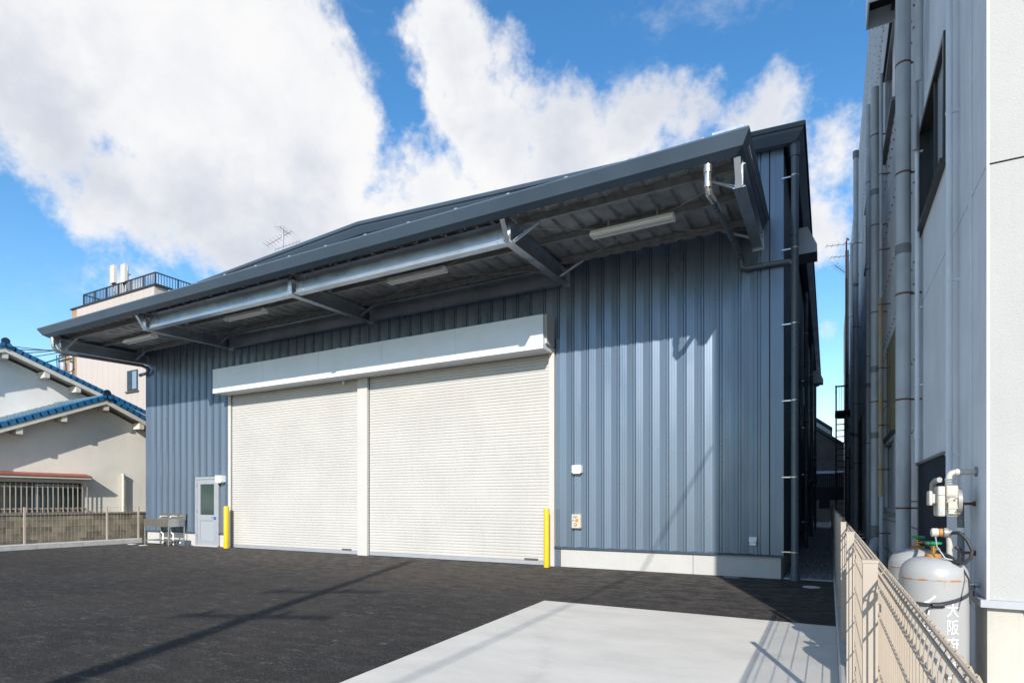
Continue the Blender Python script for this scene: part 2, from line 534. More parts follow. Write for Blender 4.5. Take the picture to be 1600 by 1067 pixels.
# ------------------------------------------------------------------ setting
MB().quad((-900, -900, -0.02), (900, -900, -0.02), (900, 900, -0.02), (-900, 900, -0.02)).build('ground', M['ground'], kind='structure')
MB().quad((-20.5, -16, 0), (0.07, -16, 0), (0.07, 11.64, 0), (-20.5, 11.64, 0)).build('asphalt_yard', M['asphalt'], kind='structure')
MB().poly([(-3.53, 7.48, 0.004), (-3.28, 2.6, 0.004), (-2.9, -6, 0.004), (0.068, -6, 0.004), (0.068, 7.48, 0.004)]).build('concrete_slab', M['slab'], kind='structure')
MB().box(-0.72, 0.068, 11.645, 44.9, -0.018, 0.012).build('gravel_strip', M['gravel'], kind='structure')
MB().box(-0.72, 0.068, 11.6405, 11.72, -0.017, 0.022).build('path_edging', M['kerb'], kind='structure')
# loose stones in the alley
st = MB()
for _ in range(2600):
    x = random.uniform(-0.70, 0.05); y = 11.75 + random.random() ** 1.7 * 9; r = random.uniform(0.008, 0.02)
    a = random.uniform(0, 3)
    pts = [(x + r * math.cos(a + k * 1.57) * random.uniform(.7, 1.2), y + r * math.sin(a + k * 1.57) * random.uniform(.7, 1.2), 0.012) for k in range(4)]
    top = (x, y, 0.012 + r * random.uniform(.6, 1.1))
    i = len(st.v); st.v += pts + [top]
    st.f += [(i, i + 1, i + 4), (i + 1, i + 2, i + 4), (i + 2, i + 3, i + 4), (i + 3, i, i + 4)]
st.build('gravel', M['gravel'], kind='stuff')

# ------------------------------------------------------------------ WAREHOUSE
WY = 11.60                 # plane of the front wall
XL, XR = -20.38, -0.72     # ends of the front wall
APX, APZ = -10.56, 8.45    # gable apex
EZ = 7.90


def roof_z(x):
    return EZ + (APZ - EZ) * (1 - abs(x - APX) / (APX - XL))


wh = thing('warehouse', 'large blue-grey steel warehouse with white roller shutters and a long cantilevered canopy', 'warehouse')

# backing core (closed body behind the cladding)
core = MB()
sec = [(XL + .05, 0, 0.0), (XR - .05, 0, 0.0), (XR - .05, 0, EZ - .12), (APX, 0, APZ - .12), (XL + .05, 0, EZ - .12)]
core.prism([[(x, 11.66, z) for x, _, z in sec], [(x, 36, z) for x, _, z in sec]], None)
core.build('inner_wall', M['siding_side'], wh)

# siding panels (one folded panel = 333 mm)
P = 0.3333
prof = [(0.000, 0.004), (0.004, -0.040), (0.044, -0.0330), (0.046, -0.0298), (0.051, -0.0290), (0.053, -0.0314), (0.090, -0.0248), (0.092, -0.0216), (0.097, -0.0208),
        (0.099, -0.0232), (0.136, -0.0165), (0.142, -0.0165), (0.200, -0.0270), (0.202, -0.0243), (0.207, -0.0252), (0.209, -0.0286), (0.266, -0.0390), (0.270, -0.008), (0.280, -0.008), (0.284, -0.030), (0.310, -0.030), (0.313, 0.010), (0.3333, 0.010)]


def panel_mesh(name, material):
    m = MB()
    for z in (0, 1): m.v += [(x, y, z) for x, y in prof]
    n = len(prof)
    m.f = [(k, k + 1, k + 1 + n, k + n) for k in range(n - 1)]
    me = bpy.data.meshes.new(name); me.from_pydata(m.v, [], m.f); me.materials.append(material)
    return me


pm = panel_mesh('siding_panel', M['siding'])
openings = [(-17.70, -16.52, 2.20), (-16.10, -5.20, 5.0)]
npan = int((XR - 0.30 - XL) / P)
x = -1.087
while x - P > XL + 0.0:
    x -= P
    zb = 0.42
    cx = x + P / 2
    if -16.16 < cx < -5.12: zb = 4.90
    elif -17.75 < cx < -16.56: zb = 2.18
    o = link('siding_panel', pm, wh, (x, WY, zb))
    zt = roof_z(cx) - 0.10
    o.scale = (1, 1, zt - zb)
sc = MB()
k = 0
xs_ = -1.087 - P + .294
while xs_ > XL:
    for z in (.50, 1.35, 2.25, 3.15, 4.05):
        if not (-16.2 < xs_ < -5.1) and not (-17.8 < xs_ < -16.4 and z < 2.3):
            sc.box(xs_ - .007, xs_ + .007, WY - .034, WY - .0285, z - .007, z + .007)
    xs_ -= P
sc.build('siding_screws', M['pipe_joint'], wh, kind='stuff')
# part-width panels beside the openings and corner trims
def strip(x0, x1, z0, z1):
    MB().box(x0, x1, WY - 0.018, WY + 0.03, z0, z1).build('siding_strip', M['siding'], wh)
strip(-5.19, -5.03, 0.42, 4.9)
strip(-16.40, -16.13, 0.42, 2.21)
strip(-16.32, -16.13, 2.18, 4.9)
strip(-17.90, -17.70, 0.42, 2.18)
for x0, x1 in ((XR - 0.215, XR + 0.004), (-1.083, -0.955), (XL - 0.03, x - 0.004)):
    MB().box(x0, x1, WY - 0.034, WY + 0.05, 0.42, EZ - 0.1).build('corner_trim', M['siding'], wh)
MB().box(XR - 0.14, XR - 0.125, WY - 0.042, WY - 0.03, 0.42, EZ - 0.1).build('corner_seam', M['siding'], wh)
# drip flashing
for x0, x1 in ((-5.22, XR + .01), (XL - .03, -17.69), (-16.54, -16.1)):
    MB().prism([[(xx, WY - .06, .395), (xx, WY - .06, .412), (xx, WY - .02, .440), (xx, WY + .03, .440), (xx, WY + .03, .395)] for xx in (x0, x1)], None).build('drip_flashing', M['siding_side'], wh)
# plinth
for x0, x1 in ((-5.08, -2.31), (-2.30, -0.762), (XL + .02, -17.70), (-16.52, -16.08)):
    MB().box(x0, x1, WY - 0.004, WY + .2, -0.01, 0.394).build('foundation', M['foundation'], wh)
MB().box(-5.22, -5.085, WY - 0.012, WY + .1, 0, .394).build('siding_strip', M['siding'], wh)
MB().box(XR - .10, XR - .03, WY + .21, 36, -0.01, 0.39).build('foundation', M['foundation'], wh)

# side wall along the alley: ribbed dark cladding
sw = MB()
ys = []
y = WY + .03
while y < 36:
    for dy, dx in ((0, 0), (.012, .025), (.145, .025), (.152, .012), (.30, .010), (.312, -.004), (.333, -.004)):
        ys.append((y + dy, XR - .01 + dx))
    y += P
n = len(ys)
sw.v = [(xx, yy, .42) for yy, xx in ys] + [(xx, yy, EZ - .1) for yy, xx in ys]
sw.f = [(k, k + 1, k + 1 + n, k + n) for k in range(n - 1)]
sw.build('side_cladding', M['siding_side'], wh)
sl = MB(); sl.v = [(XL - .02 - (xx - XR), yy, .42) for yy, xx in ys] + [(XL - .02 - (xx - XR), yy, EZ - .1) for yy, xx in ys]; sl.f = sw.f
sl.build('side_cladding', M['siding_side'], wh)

# main roof, two slopes with folded ribs
RX0, RX1, RY0, RY1 = XL - .36, XR + .37, 11.22, 36.4
for sgn in (-1, 1):
    rm = MB()
    xe = RX0 if sgn < 0 else RX1
    ze = roof_z(xe) + .0
    yy = RY0 + .05; rows = []
    while yy < RY1 - .3:
        rows += [(yy, 0), (yy + .06, .045), (yy + .11, .045), (yy + .17, 0)]
        yy += .35
    nn = len(rows)
    rm.v = [(APX, a, APZ + .02 + b) for a, b in rows] + [(xe, a, ze + .02 + b) for a, b in rows]
    rm.f = [(k, k + 1, k + 1 + nn, k + nn) for k in range(nn - 1)]
    rm.build('roof', M['roofsheet'], wh)
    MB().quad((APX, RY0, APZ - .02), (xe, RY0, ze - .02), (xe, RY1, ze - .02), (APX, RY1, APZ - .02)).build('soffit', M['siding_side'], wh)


def trim_sec(p, out, prof2):
    return [(p[0] + out[0] * o, p[1] + out[1] * o, p[2] + z) for o, z in prof2]


# front rake trims and eave trims of the main roof (o measured inward from the outer edge)
TP = [(0.0, 0.05), (0.02, 0.075), (0.10, 0.075), (0.30, 0.02), (0.30, -0.16), (0.17, -0.17), (0.05, -0.06)]
for sgn, xe in ((-1, RX0), (1, RX1)):
    ze = roof_z(xe)
    MB().prism([trim_sec((APX, RY0, APZ), (0, 1), TP), trim_sec((xe, RY0, ze), (-sgn, 1), TP)], None).build('fascia_trim', M['fascia'], wh)
    MB().prism([trim_sec((xe, RY0 + .001, ze), (-sgn, 1), TP), trim_sec((xe, RY1, ze), (-sgn, 0), TP)], None).build('fascia_trim', M['fascia'], wh)

# --- shutters
SY = WY + 0.01
SP = 0.0715
slat_prof = [(0.000, 0.0), (-0.009, 0.002), (-0.0125, 0.010), (-0.0138, 0.033), (-0.0125, 0.056), (-0.009, 0.0635), (0.000, 0.0655), (0.000, SP)]
for x0, x1 in ((-15.96, -10.82), (-10.49, -5.34)):
    sh = MB().box(x0, x1, SY + .03, SY + .05, 0.0, 4.95).build('roller_shutter', M['slat'], wh)
    m = MB(); n = len(slat_prof)
    m.v = [(0, a, b) for a, b in slat_prof] + [(x1 - x0, a, b) for a, b in slat_prof]
    m.f = [(k, k + n, k + n + 1, k + 1) for k in range(n - 1)]
    sm = bpy.data.meshes.new('slat'); sm.from_pydata(m.v, [], m.f); sm.materials.append(M['slat'])
    k = 0
    while 0.10 + k * SP < 4.80:
        link('slat', sm, sh, (x0, SY + random.uniform(-.0008, .0008), 0.10 + k * SP)); k += 1
    MB().box(x0, x1, SY - .018, SY + .028, 0.012, .098).build('bottom_rail', M['alu'], sh)
    MB().box(x0 + 1.9, x0 + 2.15, SY - .028, SY - .0185, .03, .07).build('lift_handle', M['alu'], sh)
    MB().box(x1 - .62, x1 - .28, SY - .028, SY - .0185, .10, .145).build('lock_plate', M['iron'], sh)
for x0, x1, d in ((-16.08, -15.96, .05), (-10.82, -10.49, .09), (-5.34, -5.215, .06)):
    g = MB().box(x0, x1, WY - d, WY + .06, 0.0, 4.70).build('guide_rail', M['white_steel'], wh)
for xx in (-15.955, -10.485, -5.345):
    MB().box(xx - .006, xx + .006, SY - .026, SY - .003, .0, 4.65).build('guide_seal', M['rubber'], wh)
# shutter box: metal sheets butted along its length
edges = [-16.10, -13.9, -11.75, -9.6, -7.45, -5.25]
for k in range(5):
    a, b = edges[k] + .003, edges[k + 1] - .003
    MB().box(a, b, 11.06, 11.56, 4.60, 5.31).build('shutter_box_panel', M['box_white'], wh)
MB().box(-16.09, -5.26, 11.07, 11.55, 4.605, 5.305).build('shutter_box', M['box_white'], wh)
MB().box(-5.247, -5.215, 11.16, 11.56, 4.72, 5.34).build('shutter_box_bracket', M['white_steel'], wh)
for xx in (-11.45, -10.78):
    MB().box(xx, xx + .12, 11.40, 11.55, 5.311, 5.45).build('box_clip', M['cream_metal'], wh)
for xx in (-11.35,): MB().box(xx, xx + .05, 11.5, 11.56, 4.50, 4.60).build('sensor', M['fixture'], wh)

# --- service door
dr = MB()
for a in ((-17.69, -17.60, 0, 2.17), (-16.62, -16.53, 0, 2.17), (-17.60, -16.62, 2.09, 2.17)):
    dr.box(a[0], a[1], WY - .05, WY + .08, a[2], a[3])
dr.build('door_frame', M['alu'], wh)
door = MB()
for a in ((-17.595, -17.45, .03, 2.08), (-16.77, -16.625, .03, 2.08), (-17.45, -16.77, 1.94, 2.08), (-17.45, -16.77, .80, .98), (-17.45, -16.77, .03, .20)):
    door.box(a[0], a[1], WY - .035, WY + .02, a[2], a[3])
door = door.build('service_door', M['alu'], wh, label='aluminium door with a dark glass upper half')
MB().box(-17.45, -16.77, WY - .012, WY - .002, .98, 1.94).build('glass_pane', M['glass_green'], door)
MB().box(-17.45, -16.77, WY - .018, WY + .01, .20, .80).build('lower_panel', mat('grey_door_panel', (0.30, 0.33, 0.36), .5), door)
MB().tube([(-16.70, WY - .035, .90), (-16.70, WY - .085, .90), (-16.80, WY - .09, .90)], .014, 10).build('handle', M['stainless'], door, True)
MB().box(-16.735, -16.665, WY - .10, WY - .055, .87, .93).build('handle_wrap', mat('blue_film', (.05, .22, .62), .4), door)
for z in (.25, 1.05, 1.85): MB().tube([(-17.602, WY - .055, z), (-17.602, WY - .055, z + .11)], .012, 8).build('hinge', M['stainless'], door)
MB().box(-17.69, -16.53, WY - .12, WY + .05, .0, .028).build('door_sill', M['foundation'], wh)

# --- small fittings on the wall
t = thing('wall_lamp', 'white box wall lamp beside the top of the service door', 'lamp')
MB().box(-16.50, -16.22, WY - .19, WY - .03, 1.99, 2.19).build('housing', M['white_plastic'], t)
MB().box(-16.47, -16.25, WY - .175, WY - .05, 1.965, 1.989).build('lens', M['tube'], t)
t = thing('wall_lamp', 'white box wall lamp on blue siding above the shutter control box', 'lamp')
MB().box(-4.77, -4.57, WY - .14, WY - .03, 2.005, 2.16).build('housing', M['white_plastic'], t)
MB().box(-4.75, -4.59, WY - .13, WY - .04, 1.985, 2.004).build('lens', M['tube'], t)
t = thing('control_box', 'cream shutter control box with orange button and key lock on blue siding', 'control box')
MB().box(-4.78, -4.58, WY - .12, WY - .03, .84, 1.13).build('housing', M['cream_metal'], t)
for k in range(4): MB().box(-4.745 + k * .022, -4.73 + k * .022, WY - .1225, WY - .12, 1.055, 1.09).build('label_mark', M['pipe_joint'], t)
MB().box(-4.695, -4.635, WY - .131, WY - .12, .975, 1.035).build('button', mat('orange_button', (.85, .2, .01), .4), t)
MB().tube([(-4.745, WY - .128, 1.0), (-4.745, WY - .12, 1.0)], .012, 10).build('small_button', M['rubber'], t)
MB().tube([(-4.695, WY - .13, .915), (-4.695, WY - .12, .915)], .034, 16).build('key_lock', M['brass'], t)
MB().tube([(-4.695, WY - .134, .915), (-4.695, WY - .1305, .915)], .02, 16).build('key_slot', M['cream_metal'], t)
t = thing('outlet_cover', 'small white outlet cover low on the wall near the right corner', 'vent')
MB().prism([[(xx, WY - .03, .75), (xx, WY - .06, .75), (xx, WY - .13, .66), (xx, WY - .03, .66)] for xx in (-1.29, -1.16)], None).build('hood', M['white_plastic'], t)
MB().box(-1.28, -1.17, WY - .10, WY - .03, .60, .655).build('socket_plate', M['fixture'], t)

# --- canopy (all parts of the warehouse)
CX0, CX1, CY0, CY1, CZ = -20.66, -0.95, 8.55, 11.56, 6.50
GP = [(0.0, 0.0), (0.012, 0.028), (0.11, 0.028), (0.28, 0.0), (0.31, -0.06), (0.29, -0.17), (0.215, -0.235), (0.10, -0.165)]
gut = MB()
# front gutter, mitred at both ends
gut.prism([trim_sec((CX0, CY0, CZ), (1, 1), GP), trim_sec((CX1, CY0, CZ), (-1, 1), GP)], None)
gut.build('gutter', M['fascia'], wh)
for xe, sgn in ((CX0, 1), (CX1, -1)):
    MB().prism([trim_sec((xe, CY0 + .0015, CZ), (sgn, 1), GP), trim_sec((xe, CY1, CZ + .04), (sgn, 0), GP)], None).build('rake_trim', M['fascia'], wh)
# roof deck in 1.05 m panels with ribs running out from the wall
dp = MB()
rows = []
xx = 0
for k in range(3):
    rows += [(xx, 0), (xx + .235, 0), (xx + .262, .055), (xx + .323, .055), (xx + .350, 0)]
    xx += .35
nn = len(rows)
dp.v = [(a, CY0 + .30, 6.40 + b) for a, b in rows] + [(a, CY1 + .02, 6.46 + b) for a, b in rows]
dp.f = [(k, k + 1, k + 1 + nn, k + nn) for k in range(nn - 1)]
dm = bpy.data.meshes.new('deck_panel'); dm.from_pydata(dp.v, [], dp.f); dm.materials.append(M['deckmat'])
x = CX1 - .14 - 1.05
while x > CX0 + .0:
    link('deck_panel', dm, wh, (x, 0, 0)); x -= 1.05
o = link('deck_panel', dm, wh, (CX0 + .12, 0, 0)); o.scale = ((x + 1.05 - CX0 - .12) / 1.05, 1, 1)
o = link('deck_panel', dm, wh, (CX1 - .14, 0, 0)); o.scale = (.10 / 1.05, 1, 1)
MB().box(CX0 + .05, CX1 - .05, 11.44, 11.61, 6.522, 6.56).build('wall_flashing', M['fascia'], wh)
cap = MB().lathe([(.05, 0), (.047, .016), (.03, .030), (.0, .034)], n=12).mesh('roof_cap', M['galv_dull'], True)
for k in range(18):
    link('roof_cap', cap, wh, (-1.58 - 1.05 * k, 8.615, 6.529))
MB().box(-1.45, -1.02, 8.62, 8.9, 6.53, 6.60).build('roof_end_cap', M['galv'], wh)
# purlins (lipped channels)
def channel(x0, x1, y, z0, z1, name='purlin'):
    m = MB()
    m.box(x0, x1, y - .003, y + .003, z0, z1)
    m.box(x0, x1, y - .055, y - .0035, z0, z0 + .004)
    m.box(x0, x1, y - .055, y - .0035, z1 - .004, z1)
    m.box(x0, x1, y - .055, y - .051, z0 + .0045, z0 + .02)
    o = m.build(name, M['galv_dull'], wh)
    return o
BEAMX = [-1.14, -4.95, -10.42, -15.93, -20.28]
for k in range(4):
    a, b = BEAMX[k + 1] + .07, BEAMX[k] - .07
    for y, dz in ((9.22, 0), (10.15, .016), (11.18, .036)):
        channel(a, b, y, 6.275 + dz, 6.398 + dz)
# cantilever I-beams with raised tips
for bx in BEAMX:
    fw = .12
    m = MB()
    def fl(z0, z1, t, w):
        m.prism([[(bx - w, y, z), (bx + w, y, z), (bx + w, y, z + t), (bx - w, y, z + t)] for y, z in ((9.00, z0), (11.555, z1))], None)
    fl(5.93, 6.01, .012, .085)
    fl(6.255, 6.29, .012, .085)
    m.prism([[(bx - .005, 9.002, 5.943), (bx - .005, 11.555, 6.023), (bx - .005, 11.555, 6.289), (bx - .005, 9.002, 6.254)],
             [(bx + .005, 9.002, 5.943), (bx + .005, 11.555, 6.023), (bx + .005, 11.555, 6.289), (bx + .005, 9.002, 6.254)]], None)
    m.build('cantilever_beam', M['galv'], wh)
    e = MB().box(bx - .10, bx + .10, 11.5575, 11.575, 5.98, 6.33)
    e.build('end_plate', M['galv'], wh)
    MB().box(bx - .055, bx + .055, 8.984, 8.9965, 5.945, 6.34).build('end_plate', M['galv'], wh)
    if bx == BEAMX[2]: continue
    g = MB()
    g.prism([[(bx - w, 9.0, 5.94), (bx - w, 9.0, 6.36), (bx - w, 8.66, 6.36), (bx - w, 8.66, 6.29)] if False else
             [(bx + w, 8.997, 5.94), (bx + w, 8.997, 6.36), (bx + w, 8.79, 6.36), (bx + w, 8.79, 6.25)] for w in (-.005, .005)], None)
    g.prism([[(bx - .045, 8.995, 5.925), (bx + .045, 8.995, 5.925), (bx + .045, 8.99, 5.937), (bx - .045, 8.99, 5.937)], [(bx - .045, 8.785, 6.245), (bx + .045, 8.785, 6.245), (bx + .045, 8.78, 6.255), (bx - .045, 8.78, 6.255)]], None)
    g.build('beam_tip', M['galv'], wh)
# edge beam between cantilevers, and the beam against the wall
def ibeam_x(x0, x1, y, z0, z1, w, name):
    m = MB()
    m.box(x0, x1, y - w, y + w, z0, z0 + .012)
    m.box(x0, x1, y - w, y + w, z1 - .012, z1)
    m.box(x0, x1, y - .004, y + .004, z0 + .0125, z1 - .0125)
    m.build(name, M['galv'], wh)
for k in (1, 2):
    a, b = BEAMX[k + 1] + .09, BEAMX[k] - .09
    ibeam_x(a, b, 9.10, 5.955, 6.335, .085, 'edge_beam')
    ibeam_x(a, b, 11.42, 5.985, 6.375, .06, 'wall_beam')
    for xx in (a + .10, b - .10):
        m = MB().box(xx - .11, xx + .11, 9.085, 9.095, 5.99, 6.30)
        m.build('splice_plate', M['galv'], wh)
        bo = MB()
        for i in (-.07, .07):
            for z in (6.03, 6.09, 6.15, 6.2):
                bo.tube([(xx + i, 9.068, z), (xx + i, 9.084, z)], .012, 6)
        bo.build('bolts', M['alu'], wh, kind='stuff')
# knee braces
for bx in BEAMX:
    for s in (-1, 1):
        if (bx == BEAMX[0] and s > 0) or (bx == BEAMX[-1] and s < 0): continue
        MB().beam((bx + s * .03, 9.12, 6.0), (bx + s * .50, 9.20, 6.27), .05, .006).beam((bx + s * .03, 9.145, 6.0), (bx + s * .50, 9.225, 6.27), .006, .05).build('knee_brace', M['galv'], wh)
        MB().beam((bx + s * .03, 11.1, 6.04), (bx + s * .55, 11.15, 6.30), .05, .006).beam((bx + s * .03, 11.125, 6.04), (bx + s * .55, 11.175, 6.30), .006, .05).build('knee_brace', M['galv'], wh)
# tie rods
for k in range(4):
    a, b = BEAMX[k + 1] + .08, BEAMX[k] - .08
    MB().tube([(a, 9.2, 6.24), (b, 11.3, 6.26)], .008, 6).build('tie_rod', M['galv_dull'], wh)
    MB().tube([(a, 11.3, 6.25), (b, 9.2, 6.22)], .008, 6).build('tie_rod', M['galv_dull'], wh)
# small bolts seen under the gutter
bo = MB()
for k in range(34):
    xx = -1.3 - k * .55 + random.uniform(-.05, .05)
    bo.tube([(xx, 8.80, 6.30), (xx, 8.80, 6.255)], .010, 6)
bo.build('gutter_bolts', M['alu'], wh, kind='stuff')

# strip lights under the canopy
def strip_light(x0, z, label):
    t = thing('strip_light', label, 'light', 'strip lights under the canopy', (x0, 9.8, z))
    L = 1.45
    m = MB(); m.prism([[(xx, -.11, .02), (xx, -.10, .0), (xx, -.04, .055), (xx, .04, .055), (xx, .10, .0), (xx, .11, .02), (xx, .05, .10), (xx, -.05, .10)] for xx in (0, L)], None)
    m.build('reflector', M['fixture'], t)
    for y in (-.07, .07): MB().tube([(.05, y * .9, .005), (L - .05, y * .9, .005)], .014, 10).build('tube', M['tube'], t)
    for xx in (0.004, L - .034): MB().box(xx, xx + .03, -.09, .09, -.012, .0).build('tube_holder', M['fixture'], t)
    for xx in (.3, L - .3): MB().box(xx, xx + .03, -.015, .015, .101, 6.30 - z).build('hanger', M['galv_dull'], t)
strip_light(-3.70, 6.07, 'white strip light in the canopy bay nearest the right end')
strip_light(-8.30, 6.07, 'white strip light in the canopy bay above the right shutter')
strip_light(-13.70, 6.07, 'white strip light in the canopy bay above the left shutter')
strip_light(-18.30, 6.07, 'white strip light in the canopy bay nearest the left end')

# rainwater pipes
def clamp(parent, x, y, z, r, wallx=None, wally=None):
    m = MB().tube([(x, y, z - .012), (x, y, z + .012)], r + .006, 16)
    if wally is not None: m.beam((x - .0, y, z), (x - .0, wally, z), .02, .02)
    if wallx is not None: m.beam((x, y, z), (wallx, y, z), .02, .02)
    m.build('pipe_clamp', M['stainless'], parent)

dpipe = MB().tube([(-.53, 11.50, 0.0), (-.53, 11.50, 7.62)], .062, 20).build('downpipe', M['pipe_dark'], wh, True)
MB().tube([(-.53, 11.50, 7.50), (-.53, 11.50, 7.74)], .078, 20).build('socket', M['pipe_dark'], dpipe, True)
MB().tube([(-.53, 11.50, .0), (-.53, 11.50, .12)], .08, 20).build('socket', M['pipe_dark'], dpipe, True)
for z in (7.16, 5.88, 4.55, 3.19, 1.83, .50): clamp(dpipe, -.53, 11.50, z, .062, wallx=-.74)
cp = MB().tube([(-1.54, 8.78, 6.22), (-1.54, 8.78, 5.98), (-1.53, 8.83, 5.86), (-1.50, 9.02, 5.83)] , .052, 16).build('gutter_outlet', M['stainless'], wh, True)
MB().tube([(-1.54, 8.78, 6.13), (-1.54, 8.78, 6.24)], .064, 16).build('collar', M['stainless'], cp, True)
MB().tube([(-1.54, 8.78, 5.92), (-1.54, 8.78, 5.99)], .058, 16).build('collar', M['stainless'], cp, True)
c2 = MB().tube([(-1.50, 9.0, 5.83), (-1.42, 11.30, 5.88), (-1.41, 11.42, 5.83), (-1.41, 11.46, 5.70), (-1.30, 11.47, 5.665), (-.62, 11.49, 5.665), (-.55, 11.50, 5.60)], .046, 16).build('gutter_pipe', M['pipe_dark'], wh, True)
clamp(c2, -1.0, 11.48, 5.665, .04, wally=11.57)
cp = MB().tube([(-20.30, 8.82, 6.24), (-20.30, 8.82, 6.02), (-20.29, 8.88, 5.90), (-20.27, 9.05, 5.86)], .055, 16).build('gutter_outlet', M['stainless'], wh, True)
MB().tube([(-20.30, 8.82, 6.16), (-20.30, 8.82, 6.27)], .068, 16).build('collar', M['stainless'], cp, True)
c2 = MB().tube([(-20.27, 9.03, 5.86), (-20.05, 11.25, 5.90), (-20.03, 11.42, 5.84), (-20.05, 11.46, 5.80), (-20.16, 11.46, 5.70), (-20.55, 11.46, 5.68), (-20.60, 11.50, 5.68)], .052, 16).build('gutter_pipe', M['pipe_dark'], wh, True)
clamp(c2, -20.30, 11.46, 5.69, .052, wally=11.57)
for yy in (19.5, 26.0, 33.0):
    p2 = MB().tube([(-.60, yy, 0), (-.60, yy, 7.6)], .055, 12).build('downpipe', M['pipe_dark'], wh, True)
    for z in (6.4, 5.0, 3.6, 2.2, .8): clamp(p2, -.60, yy, z, .055, wallx=-.71)
# vent hoods on the alley side
for yy in (13.9, 29.4):
    m = MB()
    m.prism([[(XR, y, 6.66), (-.22, y, 6.66), (-.22, y, 6.82), (-.40, y, 7.22), (XR, y, 7.22)] for y in (yy, yy + .6)], None)
    m.build('vent_hood', M['alu'], wh)
MB().box(XR - .002, XR + .03, 20.5, 22.2, 4.4, 5.5).build('side_window', M['glass'], wh)

# drains and lids in the yard
lid = MB().lathe([(.13, 0), (.13, .006), (.118, .008), (0, .008)], n=28).mesh('drain_lid', M['manhole'], True)
for (px, py), lb in (((-.25, 10.73), 'round white drain lid in the asphalt at the alley mouth'),
                     ((-20.0, 10.9), 'round white drain lid near the left end of the kerb'),
                     ((-19.2, 10.8), 'round white drain lid in front of the outdoor sink')):
    link('manhole', lid, None, (px, py, .002), lb, 'manhole', 'round white lids in the asphalt')
t = thing('drain_grate', 'small square iron grate in the asphalt near the right corner plinth', 'drain grate')
MB().box(-1.72, -1.42, 11.28, 11.50, .001, .006).build('frame', M['iron'], t)
for k in range(7): MB().box(-1.70 + k * .037, -1.68 + k * .037, 11.30, 11.48, .0065, .010).build('bar', M['kerb'], t)

# bollards
for (bx, by), lb in (((-15.85, 11.33), 'yellow steel bollard between the service door and the left shutter'),
                     ((-5.28, 11.30), 'yellow steel bollard at the right end of the right shutter')):
    t = thing('bollard', lb, 'bollard', 'yellow bollards guarding the shutters', (bx, by, 0))
    r = .075 if bx < -10 else .062
    MB().lathe([(r, 0), (r, 1.225), (r - .008, 1.245), (r * .6, 1.258), (0, 1.262)], n=28).build('post', M['yellow'], t, True)
    MB().lathe([(r + .02, .001), (r + .02, .004), (0, .0045)], n=24).build('base_grout', M['iron'], t)

# outdoor double sink
t = thing('outdoor_sink', 'stainless double-bowl sink on legs against the blue wall left of the door', 'sink')
SX0, SX1, SY0, SY1 = -19.42, -18.12, 10.95, 11.50
m = MB()
m.box(SX0, SX1, SY0, SY0 + .015, .60, .84).box(SX0, SX1, SY1 - .015, SY1, .60, .84).box(SX0, SX0 + .015, SY0 + .016, SY1 - .016, .60, .84).box(SX1 - .015, SX1, SY0 + .016, SY1 - .016, .60, .84)
m.box(SX0 + .016, SX1 - .016, SY0 + .016, SY1 - .016, .60, .61)
m.box((SX0 + SX1) / 2 - .02, (SX0 + SX1) / 2 + .02, SY0 + .016, SY1 - .016, .611, .84)
m.build('basin', M['stainless'], t)
MB().box(SX0 - .01, SX1 + .01, SY1 + .001, SY1 + .02, .80, 1.0).build('backsplash', M['stainless'], t)
for lx in (SX0 + .02, SX1 - .02):
    for ly in (SY0 + .02, SY1 - .02):
        MB().tube([(lx, ly, 0), (lx, ly, .598)], .018, 10).build('leg', M['stainless'], t, True)
sf = MB()
sf.box(SX0, SX1, SY0 + .02, SY0 + .06, .15, .18).box(SX0, SX1, SY1 - .06, SY1 - .02, .15, .18)
for k in range(8): sf.box(SX0 + .05 + k * .16, SX0 + .12 + k * .16, SY0 + .061, SY1 - .061, .155, .175)
sf.build('lower_shelf', M['stainless'], t)
for fx in (-19.05, -18.5):
    f = MB().tube([(fx, SY1 - .02, .91), (fx, SY1 - .10, .93), (fx, SY1 - .24, .92), (fx, SY1 - .26, .88)], .014, 10).build('tap', M['fixture'], t, True)
    MB().tube([(fx - .04, SY1 - .06, .945), (fx + .04, SY1 - .06, .945)], .012, 8).build('tap_lever', M['stainless'], f, True)
    MB().tube([(fx, 11.25, .60), (fx, 11.25, .48), (fx + .02, 11.28, .40), (fx + .08, 11.30, .36), (fx + .08, 11.30, 0)], .022, 10).build('drain_pipe', M['fixture'], t, True)
t = thing('meter_box', 'low dark valve box behind the legs of the outdoor sink', 'valve box')
MB().box(-19.0, -17.95, 11.36, 11.56, 0.0, .16).build('body', M['pipe_dark'], t)
for xx in (-18.75, -18.15): MB().tube([(xx, 11.34, .09), (xx, 11.36, .09)], .03, 12).build('valve_knob', M['fixture'], t, True)

# ------------------------------------------------------------------ LEFT BOUNDARY: kerb, fence, block wall, houses
kb = thing('kerb', 'pale concrete kerb blocks along the left edge of the yard', 'kerb')
y = 11.5; k = 0
kbm = MB().prism([[(-20.85, y2, 0), (-20.50, y2, 0), (-20.50, y2, .135), (-20.515, y2, .15), (-20.85, y2, .15)] for y2 in (0, .592)], None).mesh('kerb_block', M['kerb'])
while y > -6:
    y -= .60
    link('kerb_block', kbm, kb, (random.uniform(-.003, .003), y, random.uniform(-.002, .002)))


